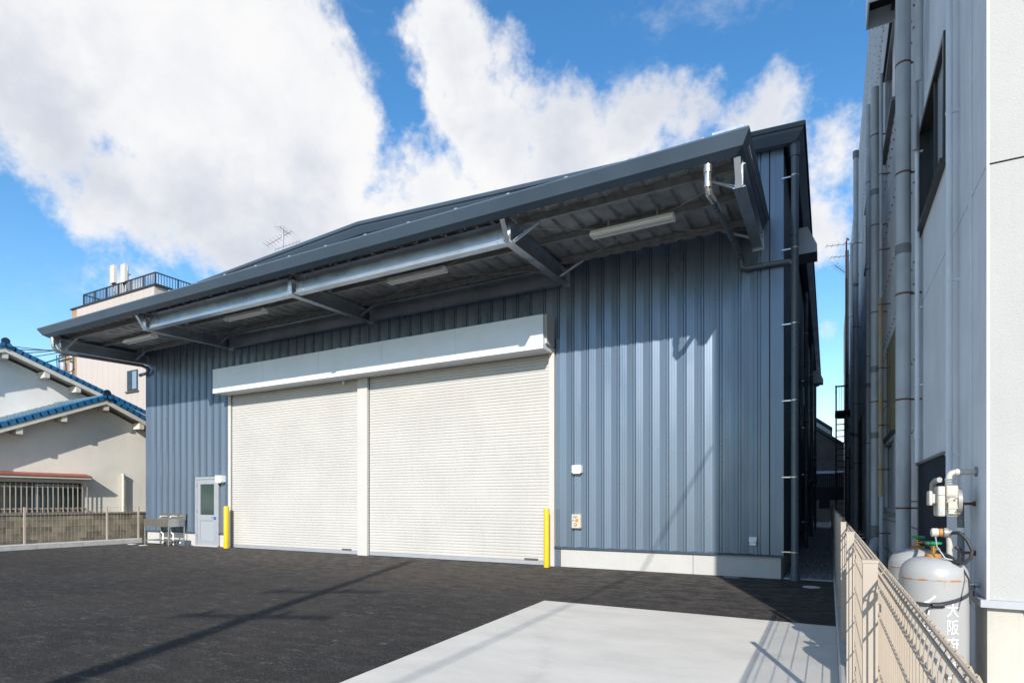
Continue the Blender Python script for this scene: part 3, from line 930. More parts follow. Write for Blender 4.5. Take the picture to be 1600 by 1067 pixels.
def mesh_panel_mesh(length, pitch, z0, z1, wr, fold, fdir=1, hz=()):
    """welded wire panel along +Y: verticals every pitch, horizontals at hz, folded top"""
    m = MB()
    def sq(p0, p1, r): m.beam(p0, p1, r * 2, r * 2)
    n = int(length / pitch)
    for i in range(n + 1):
        y = i * pitch + (length - n * pitch) / 2
        sq((0, y, z0), (0, y, z1), wr)
        pts = [(0, z1)] + list(fold)
        for a, b in zip(pts[:-1], pts[1:]):
            m.beam((a[0] * fdir, y, a[1]), (b[0] * fdir, y, b[1]), wr * 2, wr * 2)
    for x, z in hz:
        m.beam((x, 0, z), (x, length, z), wr * 2.3, wr * 2.3)
    return m


fl_ = thing('mesh_fence', 'beige wire mesh fence on the left kerb in front of the old block wall', 'fence')
fpm = mesh_panel_mesh(2.20, .10, .18, 1.10, .0022, [(-.03, 1.13), (0, 1.19)], 1, [(-.004, .25), (-.004, .45), (-.004, .65), (-.004, .85), (-.004, 1.08), (0, 1.19)]).mesh('mesh_panel', M['fence_beige'])
pom = MB().box(-.022, .022, -.022, .022, .0, 1.08).mesh('post', M['fence_post'])
for k in range(5):
    yb = 10.51 - k * 2.23
    link('post', pom, fl_, (-20.72, yb, .15))
    link('mesh_panel', fpm, fl_, (-20.75, yb - 2.215, .02))
p1 = mesh_panel_mesh(.92, .10, .18, 1.10, .0022, [(-.03, 1.13), (0, 1.19)], 1, [(-.004, .25), (-.004, .45), (-.004, .65), (-.004, .85), (-.004, 1.08), (0, 1.19)])
link('mesh_panel', p1.mesh('mesh_panel', M['fence_beige']), fl_, (-20.75, 10.53, .02))
link('post', pom, fl_, (-20.72, 11.5, .15))

bw = thing('block_wall', 'stained old concrete block wall behind the left fence', 'wall')
MB().box(-21.74, -21.63, 2.5, 14.5, -.02, 1.0).build('mortar_bed', M['mortar'], bw)
bm_ = MB().box(0, .13, .004, .392, .004, .188).mesh('block', M['block'])
bm_2 = MB().box(0, .13, .004, .392, .004, .188).mesh('block', mat('sooty_concrete_block', (0.19, 0.165, 0.13), .95, 0, .25, 3.2, bump=.004, bscale=60, streak=.6))
for row in range(5):
    yy = 2.6 + (row % 2) * .2
    while yy < 14:
        link('block', bm_ if random.random() < .68 else bm_2, bw, (-21.75 + random.uniform(-.004, .004), yy, row * .192 + .02)); yy += .398
MB().box(-21.78, -21.59, 2.5, 14.5, .981, 1.035).build('coping', M['mortar'], bw)


def tile_mesh(name, material, flap=False):
    """one pantile, 0.27 wide (along X) and 0.30 long (along slope, +Y local down-slope)"""
    m = MB()
    prof = []
    for k in range(9):
        u = k / 8
        prof.append((u * .28, .028 * math.sin(u * 2 * math.pi) + .028))
    n = len(prof)
    for y, dz in ((0, .0), (.27, .022), (.285, .0)):
        m.v += [(a, y, b + dz) for a, b in prof]
    for r_ in range(2):
        m.f += [(r_ * n + k, r_ * n + k + 1, (r_ + 1) * n + k + 1, (r_ + 1) * n + k) for k in range(n - 1)]
    if flap:
        m.box(.262, .292, 0, .275, -.09, .05)
        m.tube([(.262, -.01, .045), (.262, .278, .060)], .034, 8)
    me = bpy.data.meshes.new(name); me.from_pydata(m.v, [], m.f); me.materials.append(material)
    me.polygons.foreach_set('use_smooth', [True] * len(me.polygons))
    try: me.set_sharp_from_angle(angle=R(50))
    except Exception: pass
    return me


tm_old = tile_mesh('roof_tile', M['tile_old'])
tm_blue = tile_mesh('roof_tile', M['tile_blue'])
tm_verge = tile_mesh('verge_tile', M['tile_blue'], True)


def gable_house(label, xv, xw, xback, ya, za, pitch, yl, yr, wall_m, tiles_cols, windows=()):
    """gable end faces +X: verge plane xv, wall plane xw; apex (ya, za) is the underside of the verge"""
    h = thing('house', label, 'house')
    zl = za - (ya - yl) * pitch; zr = za - (yr - ya) * pitch
    wl, wr = yl + .5, yr - .5
    w = MB()
    wz = lambda yy: za - abs(yy - ya) * pitch - .10
    sec = [(wl, 0), (wr, 0), (wr, wz(wr)), (ya, wz(ya)), (wl, wz(wl))]
    w.prism([[(xx, a, b) for a, b in sec] for xx in (xback, xw)], None)
    w.build('wall', wall_m, h)
    rs = MB()
    th = .10
    for (y0, z0, y1, z1) in ((ya, za, yl, zl), (ya, za, yr, zr)):
        rs.prism([[(xx, y0, z0 + .05), (xx, y1, z1 + .05), (xx, y1, z1 + .05 + th), (xx, y0, z0 + .05 + th)] for xx in (xback - .1, xv - .04)], None)
    roof = rs.build('roof', M['barge'], h)
    # barge boards
    for (y1, z1) in ((yl, zl), (yr, zr)):
        MB().prism([[(xx, ya, za - .06), (xx, y1, z1 - .06), (xx, y1, z1 + .12), (xx, ya, za + .12)] for xx in (xv - .035, xv)], None).build('barge_board', M['barge'], h)
    # purlin ends
    for yy in ([ya + .02, ya - 1.3, ya - 2.55, ya - 3.8, ya + 1.25] if tiles_cols else [ya + .02, ya + 1.3, ya + 2.35, ya + 3.4, ya - 1.3]):
        if not (yl < yy < yr): continue
        zz = za - abs(yy - ya) * pitch - .06
        MB().box(xw + .001, xv - .04, yy - .085, yy + .085, zz - .21, zz + .02).build('purlin_end', M['barge'], h)
    ang = math.atan(pitch)
    for sgn, yend in ((-1, yl), (1, yr)):
        L = abs(yend - ya) / math.cos(ang)
        nrow = int(L / .235)
        for r_ in range(nrow):
            cols = range(tiles_cols if sgn < 0 else 1) if tiles_cols else range(1)
            for c in cols:
                s_ = .06 + r_ * .235
                me = tm_verge if c == 0 else (tm_blue if c < 2 else tm_old)
                o = link('verge_tile' if c == 0 else 'roof_tile', me, roof)
                yy = ya + sgn * s_ * math.cos(ang); zz = za + .165 - s_ * math.sin(ang)
                base = Matrix.Translation((xv - .27 - c * .27, yy, zz + .03))
                if sgn < 0:
                    # local +Y runs down the slope towards -Y: rotate about Z by 180 would flip X, so mirror Y
                    o.matrix_world = base @ Matrix.Rotation(ang, 4, 'X') @ Matrix.Scale(-1, 4, (0, 1, 0))
                else:
                    o.matrix_world = base @ Matrix.Rotation(-ang, 4, 'X')
    # ridge
    MB().tube([(xback, ya, za + .22), (xv + .02, ya, za + .22)], .075, 12).build('ridge_tiles', M['tile_old'], roof, True)
    MB().tube([(xv - .02, ya, za + .32), (xv + .06, ya, za + .32)], .13, 18).build('ridge_end_tile', mat('dark_glazed_tile', (.012, .03, .06), .2), roof, True)
    MB().tube([(xv + .0, ya - .1, za + .19), (xv + .09, ya - .1, za + .19)], .07, 12).build('ridge_end_roll', M['tile_blue'], roof, True)
    MB().tube([(xv + .0, ya + .1, za + .19), (xv + .09, ya + .1, za + .19)], .07, 12).build('ridge_end_roll', M['tile_blue'], roof, True)
    return h


h1 = gable_house('low cream rendered house with blue verge tiles and a barred window, behind the block wall', -22.8, -23.3, -26.4, 11.55, 4.95, .44, 5.4, 14.6, M['house_wall'], 13)
# window with bars and awning on house 1
wy0, wy1, wz0, wz1 = 8.05, 10.94, 1.05, 2.04
f = MB()
X0 = -23.3
f.box(X0 + .001, X0 + .06, wy0, wy0 + .06, wz0, wz1).box(X0 + .001, X0 + .06, wy1 - .06, wy1, wz0, wz1)
f.box(X0 + .001, X0 + .06, wy0 + .061, wy1 - .061, wz1 - .06, wz1).box(X0 + .001, X0 + .06, wy0 + .061, wy1 - .061, wz0, wz0 + .06)
f = f.build('window', M['dark_frame'], h1)
MB().box(X0 + .01, X0 + .02, wy0 + .062, 9.66, wz0 + .062, wz1 - .062).build('pane', M['glass'], f)
MB().box(X0 + .024, X0 + .034, 9.60, wy1 - .062, wz0 + .062, wz1 - .062).build('pane', M['glass_green'], f)
MB().box(X0 + .036, X0 + .05, 9.58, 9.64, wz0 + .062, wz1 - .062).build('sash', M['alu'], f)
MB().box(X0 + .036, X0 + .05, 9.65, wy1 - .07, wz1 - .12, wz1 - .062).build('sash', M['alu'], f)
gr = MB()
gr.box(X0 + .19, X0 + .21, wy0, wy1 + .12, 1.87, 1.90).box(X0 + .19, X0 + .21, wy0, wy1 + .12, 1.14, 1.17)
gr.box(X0 + .001, X0 + .189, wy1 + .09, wy1 + .12, 1.87, 1.90).box(X0 + .001, X0 + .189, wy1 + .09, wy1 + .12, 1.14, 1.17)
gr = gr.build('window_grille', M['fence_post'], h1)
bar = MB().box(-.009, .009, -.012, .012, 0, .98).mesh('bar', M['fence_post'])
yy = wy0 + .05
while yy < wy1 + .12:
    link('bar', bar, gr, (X0 + .222, yy, 1.03)); yy += .148
MB().prism([[(X0, y, 2.33), (X0 + .42, y, 2.24), (X0 + .42, y, 2.27), (X0, y, 2.37)] for y in (7.4, 11.13)], None).build('awning', M['red_brown'], h1)
MB().box(X0 + .002, X0 + .40, 7.42, 11.11, 2.17, 2.232).build('awning_board', M['barge'], h1)
MB().tube([(X0 + .10, 12.33, .0), (X0 + .10, 12.33, 2.36)], .05, 14).build('vent_pipe', M['barge'], h1, True)
MB().tube([(X0 + .10, 12.33, 2.361), (X0 + .10, 12.33, 2.43)], .058, 14).build('vent_pipe_cap', M['barge'], h1, True)
MB().tube([(-26.3, 6.2, 3.35), (-26.3, 9.35, 4.62)], .05, 8).build('valley_flashing', M['red_brown'], h1)

h2 = gable_house('taller white rendered house with blue verge tiles, behind the low cream house', -26.0, -26.6, -33, 9.82, 6.82, .36, 3.5, 16.2, M['house_wall2'], 0)
MB().tube([(-26.55, 9.35, 6.2), (-26.53, 9.36, 5.9), (-26.52, 9.33, 5.8)], .012, 6).build('cable', M['rubber'], h2)
MB().tube(arc((-26.53, 9.36, 5.68), .09, 90, 430, 14, 'yz'), .012, 6).build('cable_loop', M['rubber'], h2)

# ------------------------------------------------------------------ far apartment block
ap = thing('apartment_building', 'pale pink apartment block with a black roof railing, far behind the tiled houses', 'apartment building')
AY = 24.0
MB().box(-51.6, -41.33, AY, AY + 9, 0, 16.4).build('wall', M['pink_wall'], ap)
MB().box(-52.36, -51.61, AY + .01, AY + 9, 0, 16.39).build('corner_column', M['brown_tile'], ap, label='tan brown corner column of the block')
MB().box(-53.9, -52.37, AY + .02, AY + 9, 0, 13.25).build('stair_tower', M['brown_tile'], ap, label='lower brown tiled end of the block')
MB().box(-41.32, -36.5, AY + 3.2, AY + 9, 0, 16.35).build('wall', M['pink_wall'], ap)
jm = MB().box(0, .02, AY - .006, AY - .001, 0, 16.3).mesh('wall_joint', mat('darker_pink_joint', (.38, .34, .315), .9))  # panel joints, a little darker than the pink wall
for k in range(13): link('wall_joint', jm, ap, (-50.9 + k * .75, 0, 0))
MB().box(-52.45, -41.2, AY - .08, AY + 9.1, 16.41, 16.52).build('roof_coping', M['black_metal'], ap)
MB().box(-41.19, -36.4, AY + 3.1, AY + 9.1, 16.41, 16.52).build('roof_coping', M['black_metal'], ap)
w_ = MB().box(-44.60, -43.30, AY - .05, AY + .02, 9.35, 10.80).build('window', M['dark_frame'], ap)
MB().box(-44.50, -43.98, AY - .065, AY - .051, 9.45, 10.70).build('pane', M['glass'], w_)
MB().box(-43.92, -43.40, AY - .065, AY - .051, 9.45, 10.70).build('pane', mat('sky_lit_glass', (.16, .25, .33), .15), w_)
MB().box(-44.75, -43.15, AY - .12, AY - .001, 9.22, 9.30).build('window_sill', M['iron'], w_)
# railing
def railing(pts, z0, z1):
    rl = MB()
    for a, b in zip(pts[:-1], pts[1:]):
        a = Vector(a); b = Vector(b)
        rl.beam((a.x, a.y, z1), (b.x, b.y, z1), .07, .07)
        rl.beam((a.x, a.y, z0 + .12), (b.x, b.y, z0 + .12), .05, .05)
    ro = rl.build('roof_railing', M['black_metal'], ap)
    bmh = MB().box(-.016, .016, -.016, .016, z0 + .1, z1).mesh('baluster', M['black_metal'])
    pmh = MB().box(-.04, .04, -.04, .04, z0, z1).mesh('railing_post', M['black_metal'])
    for a, b in zip(pts[:-1], pts[1:]):
        a = Vector(a); b = Vector(b); L = (b - a).length; n = int(L / .20)
        for k in range(n + 1):
            p = a.lerp(b, k / n)
            link('railing_post' if k % 8 == 0 else 'baluster', pmh if k % 8 == 0 else bmh, ro, (p.x, p.y, 0))
railing([(-50.9, 30, 0), (-50.9, 24.15, 0), (-41.45, 24.15, 0), (-41.45, 27.4, 0), (-36.9, 27.4, 0), (-36.9, 30, 0)], 16.52, 17.42)


def cell_antenna(x, z0, lab):
    t = thing('cell_antenna', lab, 'antenna', 'panel antennas on the apartment roof')
    MB().prism([[(x - .27, 24.1, z), (x + .27, 24.1, z), (x + .31, 24.28, z), (x + .1, 24.36, z), (x - .27, 24.28, z)] for z in (z0, z0 + 1.32)], None).build('cover', M['antenna'], t)
    for dx in (-.18, .05): MB().box(x + dx, x + dx + .1, 24.2, 24.3, z0 - .14, z0 - .002).build('connector', M['black_metal'], t)
    MB().tube([(x - .1, 24.25, z0 - .12), (x - .05, 24.3, z0 - .7), (x + .5, 24.6, z0 - 1.15)], .02, 6).build('cable', M['black_metal'], t)
cell_antenna(-46.85, 17.62, 'left one of the two white panel antennas above the roof railing')
cell_antenna(-45.45, 17.42, 'right one of the two white panel antennas above the roof railing')
t = thing('antenna_mast', 'short grey mast between the two white panel antennas', 'mast')
MB().tube([(-46.0, 24.75, 16.52), (-46.0, 24.75, 18.9)], .07, 10).build('pole', M['galv'], t)
MB().box(-46.55, -45.5, 24.62, 24.70, 18.15, 18.24).build('arm', M['galv'], t)
MB().box(-46.15, -45.85, 24.55, 24.72, 18.0, 18.5).build('clamp', M['galv'], t)


def yagi(t, x, y, z, L, n, axis, tilt=0, w=.8):
    """boom with elements"""
    d = Vector((math.cos(axis), math.sin(axis), math.tan(tilt))).normalized()
    side = Vector((-math.sin(axis), math.cos(axis), 0))
    p = Vector((x, y, z))
    MB().beam(p - d * L / 2, p + d * L / 2, .024, .024).build('boom', M['iron'], t)
    e = MB()
    for k in range(n):
        q = p + d * (L * (k / (n - 1) - .5)); ww = w * (1 - .35 * k / n)
        e.beam(q - side * ww / 2, q + side * ww / 2, .012, .012)
    e.build('elements', M['iron'], t)
t = thing('tv_antenna', 'thin television antenna mast rising behind the canopy roof edge', 'antenna')
MB().tube([(-35.5, 30, 8), (-35.5, 30, 21.5)], .05, 8).build('pole', M['galv'], t)
yagi(t, -35.9, 30, 20.9, 2.2, 9, R(20), R(25), 1.0)
yagi(t, -35.0, 30, 20.2, 1.9, 8, R(50), R(28), .9)
yagi(t, -35.4, 30, 21.4, 1.2, 6, R(110), R(0), .9)
far = thing('house', 'low flat-roofed building hidden behind the warehouse that carries the television antenna', 'house')
MB().box(-39.8, -33.5, 28, 34, 0, 9).build('wall', M['pink_wall'], far)

# utility pole by the apartment block, with cross arm, gear and wires
t = thing('utility_pole', 'pale utility pole with crossarm and looping cables in front of the brown tower end', 'utility pole')
PX, PY = -38.35, 17.6
PZ = 10.1
MB().tube([(PX, PY, 0), (PX, PY, PZ)], .13, 14, radii=[.15, .11]).build('pole', M['conc_pole'], t, True)
MB().box(PX - 1.3, PX + .6, PY - .05, PY + .05, PZ - .2, PZ - .11).build('crossarm', M['black_metal'], t)
MB().box(PX - 1.0, PX + .45, PY - .28, PY - .20, PZ - .62, PZ - .54).build('crossarm', M['black_metal'], t)
for dx in (-1.2, -.85, -.5, .3, .55): MB().lathe([(.04, 0), (.07, .06), (.04, .11), (.06, .16), (0, .2)], (PX + dx, PY, PZ - .109), 10).build('insulator', M['iron'], t, True)
MB().lathe([(.15, 0), (.18, .08), (.18, .42), (.08, .5), (0, .52)], (PX - .62, PY - .15, PZ - 1.15), 14).build('transformer', M['alu'], t, True)
for a, b, s in (((PX - .9, PZ - .2), (PX - .15, PZ - 1.9), 1.0), ((PX - .2, PZ - .3), (PX + .8, PZ - 1.2), 1.1), ((PX + .6, PZ - .2), (PX + .1, PZ - 1.7), -.8), ((PX - 1.2, PZ - .2), (PX - .7, PZ - .8), .4)):
    pts = [(a[0] + (b[0] - a[0]) * k / 10 - math.sin(k / 10 * math.pi) * s * .3, PY - .25, a[1] + (b[1] - a[1]) * k / 10 - math.sin(k / 10 * math.pi) * .5) for k in range(11)]
    MB().tube(pts, .025, 6).build('cable', M['rubber'], t)


def wire(p0, p1, sag, r, lab, material=None, grp=None):
    pts = []
    for k in range(17):
        u = k / 16
        pts.append((p0[0] + (p1[0] - p0[0]) * u, p0[1] + (p1[1] - p0[1]) * u, p0[2] + (p1[2] - p0[2]) * u - sag * 4 * u * (1 - u)))
    return MB().tube(pts, r, 6).build('power_line', material or M['rubber'], None, label=lab, cat='power line', group=grp)


wire((-67, 17.6, 16.2), (PX - 1.2, PY, PZ + .08), .4, .026, 'topmost of the thin black power lines at the left edge of the sky')
wire((-67, 17.6, 15.3), (PX - .5, PY, PZ + .08), .5, .026, 'second of the thin black power lines from the top at the left edge')
wire((-67, 17.6, 14.2), (PX + .3, PY, PZ + .08), .6, .026, 'third of the thin black power lines from the top at the left edge')
wire((-64, 17.6, 12.0), (PX - .1, PY, PZ), .3, .022, 'thin black line running to the pole just under the canopy corner')
wire((-34, 9.3, 6.25), (PX - .45, PY, PZ - .25), .3, .040, 'teal sleeved cable crossing in front of the white gable to the pole', M['cable_teal'])
wire((-60, 22, 11.6), (PX - .2, PY - .25, PZ - 1.2), .6, .02, 'lowest thin grey line running left from the pole towards the gable')

# ------------------------------------------------------------------ RIGHT BUILDING
BX, BY, BH = 0.85, 4.54, 13.2
rb = thing('factory_building', 'tall grey factory building with white stucco front and pipes down its alley side', 'building')
# front (white stucco) wall, upper and lower course
MB().box(BX + .012, 12, BY, BY + .25, .80, 3.455).build('front_wall', M['stucco'], rb)
MB().box(BX + .012, 12, BY, BY + .25, 3.467, BH).build('front_wall', M['stucco'], rb)
MB().box(BX + .02, 12, BY + .012, BY + .24, 3.44, 3.48).build('wall_joint', M['pipe_joint'], rb)
# corner bead
MB().tube([(BX + .006, BY + .004, .80), (BX + .006, BY + .004, BH)], .008, 8).build('corner_bead', M['white_plastic'], rb)
# side wall, grey render panels with joints
YE = 7.60
for y0, y1 in ((BY + .012, 5.05), (5.058, 5.92), (5.928, YE)):
    for z0, z1 in ((.80, 3.45), (3.462, BH)):
        if y1 == YE:   # leave the louvre and the window openings
            if z0 < 1:
                MB().box(BX, BX + .2, y0, y1, 1.80, z1).build('side_panel', M['alc'], rb)
            else:
                MB().box(BX, BX + .2, y0, y1, z0, 4.20).build('side_panel', M['alc'], rb)
                MB().box(BX, BX + .2, y0, y1, 5.30, z1).build('side_panel', M['alc'], rb)
                MB().box(BX, BX + .2, 7.46, y1, 4.203, 5.297).build('side_panel', M['alc'], rb)
        else:
            MB().box(BX, BX + .2, y0, y1, z0, z1).build('side_panel', M['alc'], rb)
MB().box(BX + .01, BX + .15, BY + .02, YE, .9, 4.18).build('backing', M['alc'], rb)
MB().box(BX + .21, BX + .3, BY + .26, 20, 0, BH - .1).build('inner_wall', M['alc'], rb)
# raised pilaster strip near the corner
MB().box(BX - .012, BX - .001, 4.95, 5.02, .82, BH).build('cover_strip', M['alc'], rb)
# ledge and plinth
MB().prism([[(BX - .035, BY - .035, z), (12, BY - .035, z), (12, BY - .002, z), (BX - .002, BY - .002, z), (BX - .002, YE, z), (BX - .035, YE, z)] for z in (.755, .80)], None).build('ledge_flashing', M['alu'], rb)
MB().box(BX + .005, 12, BY + .01, BY + .3, -.01, .752).build('plinth', M['plinth'], rb)
MB().box(BX + .005, BX + .2, BY + .31, YE + .0, -.01, .752).build('plinth', M['alc'], rb)
ck = MB()
px_, pz_ = 1.02, .75
for k in range(9):
    nx, nz = px_ + random.uniform(-.012, .016), pz_ - .05
    ck.beam((px_, BY + .0085, pz_), (nx, BY + .0085, nz), .002, .003); px_, pz_ = nx, nz
ck.build('crack', M['pipe_joint'], rb)
# dark louvred hatch
lv = MB().box(BX + .02, BX + .04, 5.94, YE - .01, .82, 1.79).build('louvre_panel', M['louvre'], rb)
lb_ = MB().box(BX - .012, BX + .0195, 0, .018, .82, 1.79).mesh('louvre_blade', M['louvre'])
yy = 5.96
while yy < YE - .05:
    link('louvre_blade', lb_, lv, (0, yy, 0)); yy += .06
MB().box(BX - .03, BX - .001, 5.93, YE, 1.785, 1.81).build('louvre_head', M['pipe_joint'], rb)
# near window (bronze frame, wired glass)
nw = MB()
nw.box(BX - .02, BX + .10, 5.94, 5.99, 4.22, 5.28).box(BX - .02, BX + .10, 7.40, 7.45, 4.22, 5.28)
nw.box(BX - .02, BX + .10, 5.991, 7.399, 4.22, 4.27).box(BX - .02, BX + .10, 5.991, 7.399, 5.23, 5.28)
nw.box(BX - .005, BX + .08, 6.52, 6.56, 4.271, 5.229)
nw = nw.build('window', M['dark_frame'], rb)
MB().box(BX + .02, BX + .03, 5.992, 6.519, 4.272, 5.228).build('pane', M['glass_mesh'], nw)
MB().box(BX + .05, BX + .06, 6.561, 7.398, 4.272, 5.228).build('pane', M['glass'], nw)
MB().box(BX - .05, BX - .001, 5.90, 7.48, 4.175, 4.215).build('window_sill', M['dark_frame'], rb)

# far part: corrugated cladding sheets in courses
CXW = BX + .03
def clad(y0, y1, z0, z1, material, x=CXW, name='cladding_sheet', pitch=.13):
    m = MB(); pts = []
    y = y0
    k = 0
    while y < y1 - .001:
        pts.append((y, 0 if k % 4 in (0, 3) else -.02)); y += pitch / 4; k += 1
    pts.append((y1, 0))
    n = len(pts)
    m.v = [(x + b, a, z0) for a, b in pts] + [(x + b, a, z1) for a, b in pts]
    m.f = [(k, k + 1, k + 1 + n, k + n) for k in range(n - 1)]
    return m.build(name, material, rb)
courses = [(.45, 1.20), (1.20, 4.0), (3.96, 6.9), (6.86, 9.8), (9.76, BH - .6)]
openings2 = [(9.9, 11.9, 1, 2.35)]
y = YE
while y < 20:
    y1 = y + 1.04
    for ci, (z0, z1) in enumerate(courses):
        ym = (y + y1) / 2
        m_ = M['clad_grey']
        if 9.8 < ym < 12.2 and ci == 1:
            clad(y, y1, 2.45, 3.96, M['clad_tan'], CXW - ci * .004); continue
        if 9.8 < ym < 12.2 and ci == 3:
            clad(y, y1, z0, 7.1, m_, CXW - ci * .004); clad(y, y1, 8.6, z1, m_, CXW - ci * .004); continue
        clad(y, y1, z0, z1, m_, CXW - ci * .004)
    y = y1
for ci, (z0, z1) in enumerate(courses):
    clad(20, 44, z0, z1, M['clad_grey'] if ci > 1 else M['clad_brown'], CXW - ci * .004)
MB().box(CXW + .05, 12, YE + .01, 44, 0, BH - .65).build('inner_wall', M['inner_dark'], rb)
MB().box(CXW + .002, 12, YE, 44.1, BH - .6, BH - .5).build('roof', M['roofsheet'], rb)
MB().box(BX, 12, BY, YE, BH + .001, BH + .05).build('roof', M['roofsheet'], rb)
MB().box(CXW - .03, CXW + .01, YE + .001, 44, BH - .72, BH - .49).build('eave_trim', M['pipe_joint'], rb)
MB().box(CXW - .02, CXW + .045, YE + .01, 44, 0, .44).build('plinth', M['plinth'], rb)
# screws with washers in rows
sc = MB()
for z in [.6, 1.1, 1.4, 2.2, 3.0, 3.85, 4.1, 5.0, 5.9, 6.75, 7.0, 7.9, 8.8, 9.65, 9.9, 10.8, 11.7]:
    y = YE + .12
    while y < 30:
        if not (9.8 < y < 12.2 and (1.2 < z < 2.4 or 7.1 < z < 8.6)):
            sc.box(CXW - .044, CXW - .02, y - .008, y + .008, z - .008, z + .008)
        y += .26
sc.build('cladding_screws', M['pipe_joint'], rb, kind='stuff')
# windows in the clad part
def side_window(y0, y1, z0, z1, panes=2):
    w = MB()
    w.box(CXW - .05, CXW + .04, y0, y0 + .07, z0, z1).box(CXW - .05, CXW + .04, y1 - .07, y1, z0, z1)
    w.box(CXW - .05, CXW + .04, y0 + .071, y1 - .071, z0, z0 + .06).box(CXW - .05, CXW + .04, y0 + .071, y1 - .071, z1 - .06, z1)
    w = w.build('window', M['alu'], rb)
    L = (y1 - y0 - .142) / panes
    for k in range(panes):
        MB().box(CXW - .01 + k * .015, CXW + k * .015, y0 + .072 + k * L, y0 + .07 + (k + 1) * L, z0 + .062, z1 - .062).build('pane', M['glass'] if k % 2 else M['glass_mesh'], w)
    MB().box(CXW - .10, CXW - .03, y0 - .05, y1 + .05, z0 - .05, z0 - .002).build('window_sill', M['pipe_joint'], w)
    MB().box(CXW - .09, CXW - .03, y0 - .05, y1 + .05, z1 + .002, z1 + .05).build('window_hood', M['dark_frame'], w)
side_window(10.05, 11.85, 1.24, 2.38)
side_window(9.95, 11.7, 7.15, 8.5)
side_window(15.2, 17.2, 1.3, 2.9)
side_window(15.6, 17.4, 7.2, 8.7)
side_window(22.0, 24.2, 7.2, 8.7)
side_window(22.5, 24.5, 1.4, 3.0)
MB().box(CXW - .03, CXW - .021, 7.61, 7.75, .45, BH - .7).build('corner_flashing', M['pipe_joint'], rb)
# vent box near the top
vb = MB()
vb.box(.48, .50, 9.55, 10.1, 8.35, 9.6).box(.501, CXW - .02, 9.55, 9.57, 8.35, 9.6).box(.501, CXW - .02, 10.08, 10.1, 8.35, 9.6).box(.501, CXW - .02, 9.571, 10.079, 9.0, 9.02)
vb.build('exhaust_hood', M['alc'], rb)
MB().box(.51, CXW - .03, 9.58, 10.07, 8.6, 8.62).build('hood_shade_sheet', M['inner_dark'], rb)  # dark sheet standing in for the shade inside the open-bottomed hood
# pipes on the side
def wall_pipe(x, y, z0, z1, r, bands, joints=(), material=None, wallx=BX, bm=None):
    p = MB().tube([(x, y, z0), (x, y, z1)], r, 18).build('downpipe', material or M['pipe_grey'], rb, True)
    for z in bands:
        m = MB().tube([(x, y, z - .009), (x, y, z + .009)], r + .004, 18)
        m.beam((x + r * .8, y, z), (wallx, y, z), .012, .018)
        m.build('pipe_clamp', bm or M['rust'], p)
    for z in joints: MB().tube([(x, y, z - .05), (x, y, z + .05)], r + .0035, 18).build('pipe_joint', material or M['pipe_joint'], p, True)
    return p
wall_pipe(.69, 7.40, .0, BH, .069, (1.33, 2.47, 3.58, 4.85, 6.0), (4.05, 8.4))
wall_pipe(.80, 7.30, 1.80, 6.2, .020, (2.6, 3.4, 4.2, 5.0), (2.1,), M['alc'], bm=M['alc'])
wall_pipe(.79, 5.40, 1.3, 12, .021, (1.75, 3.05, 4.3), (2.05,), M['alc'], bm=M['alc'])
wall_pipe(.68, 11.5, .9, 8.3, .066, (3.06, 4.55, 6.0, 7.5), (2.5, 6.55, 3.6))
MB().tube([(.68, 11.5, .0), (.68, 11.5, 1.0)], .085, 18).build('drain_socket', M['pipe_joint'], rb, True)
MB().tube([(.68, 11.3, .75), (.60, 11.0, .55)], .08, 16).build('drain_branch', M['pipe_grey'], rb, True)
wall_pipe(.72, 10.9, 1.48, 4.6, .032, (1.9, 2.6, 3.5, 4.5), (2.2,), M['rusty_pipe'])
wall_pipe(.73, 10.9, .2, 1.47, .034, (.9,), (), M['pipe_grey'])
wall_pipe(.73, 11.0, 4.61, 8.2, .026, (5.4, 6.6), (), M['pipe_grey'])
wall_pipe(.68, 19.5, .2, 11.3, .066, (2.5, 4.2, 6.4, 8.8), (3.3, 7.6))
MB().tube([(.68, 19.5, 11.25), (.68, 19.5, 11.45)], .08, 16).build('pipe_cap', M['pipe_joint'], rb, True)
wall_pipe(.66, 28, .2, 11.8, .07, (2.5, 4.5, 6.6, 9.0), (3.2,))
wall_pipe(.72, 14.2, .2, 9.6, .05, (2.6, 4.4, 6.2, 8), (3.8,))
wall_pipe(.72, 24.2, .2, 10.6, .05, (2.6, 4.4, 6.2, 8), (3.8,))
for yy, zz in ((12.8, 1.9), (13.2, 2.0), (13.6, 2.1), (15, 2.2), (16.5, 2.0)):
    MB().tube([(.78, yy, .3), (.78, yy, zz)], .022, 8).build('conduit', M['pipe_grey'], rb)
# sloping duct and conduits near the top
MB().tube([(.72, 7.75, 7.05), (.70, 7.1, 7.6), (.70, 6.2, 8.3)], .11, 18).build('duct', M['pipe_joint'], rb, True)
MB().tube([(.78, 7.0, 5.55), (.78, 6.92, 6.2), (.78, 6.4, 7.2), (.78, 6.2, 9)], .03, 10).build('conduit', M['pipe_grey'], rb, True)
MB().tube([(.78, 7.25, 5.0), (.78, 7.22, 5.8), (.78, 6.9, 6.7), (.78, 6.7, 8)], .024, 10).build('conduit', M['pipe_grey'], rb, True)
# clutter: brackets at the base in the alley beyond
for k in range(7):
    yy = 13 + k * 1.6
    MB().box(.35, .80, yy, yy + .04, .52, .56).build('shelf_bracket', M['stainless'], rb)
    MB().box(.35, .80, yy + .1, yy + 1.2, .30, .50).build('base_duct', M['inner_dark'], rb)

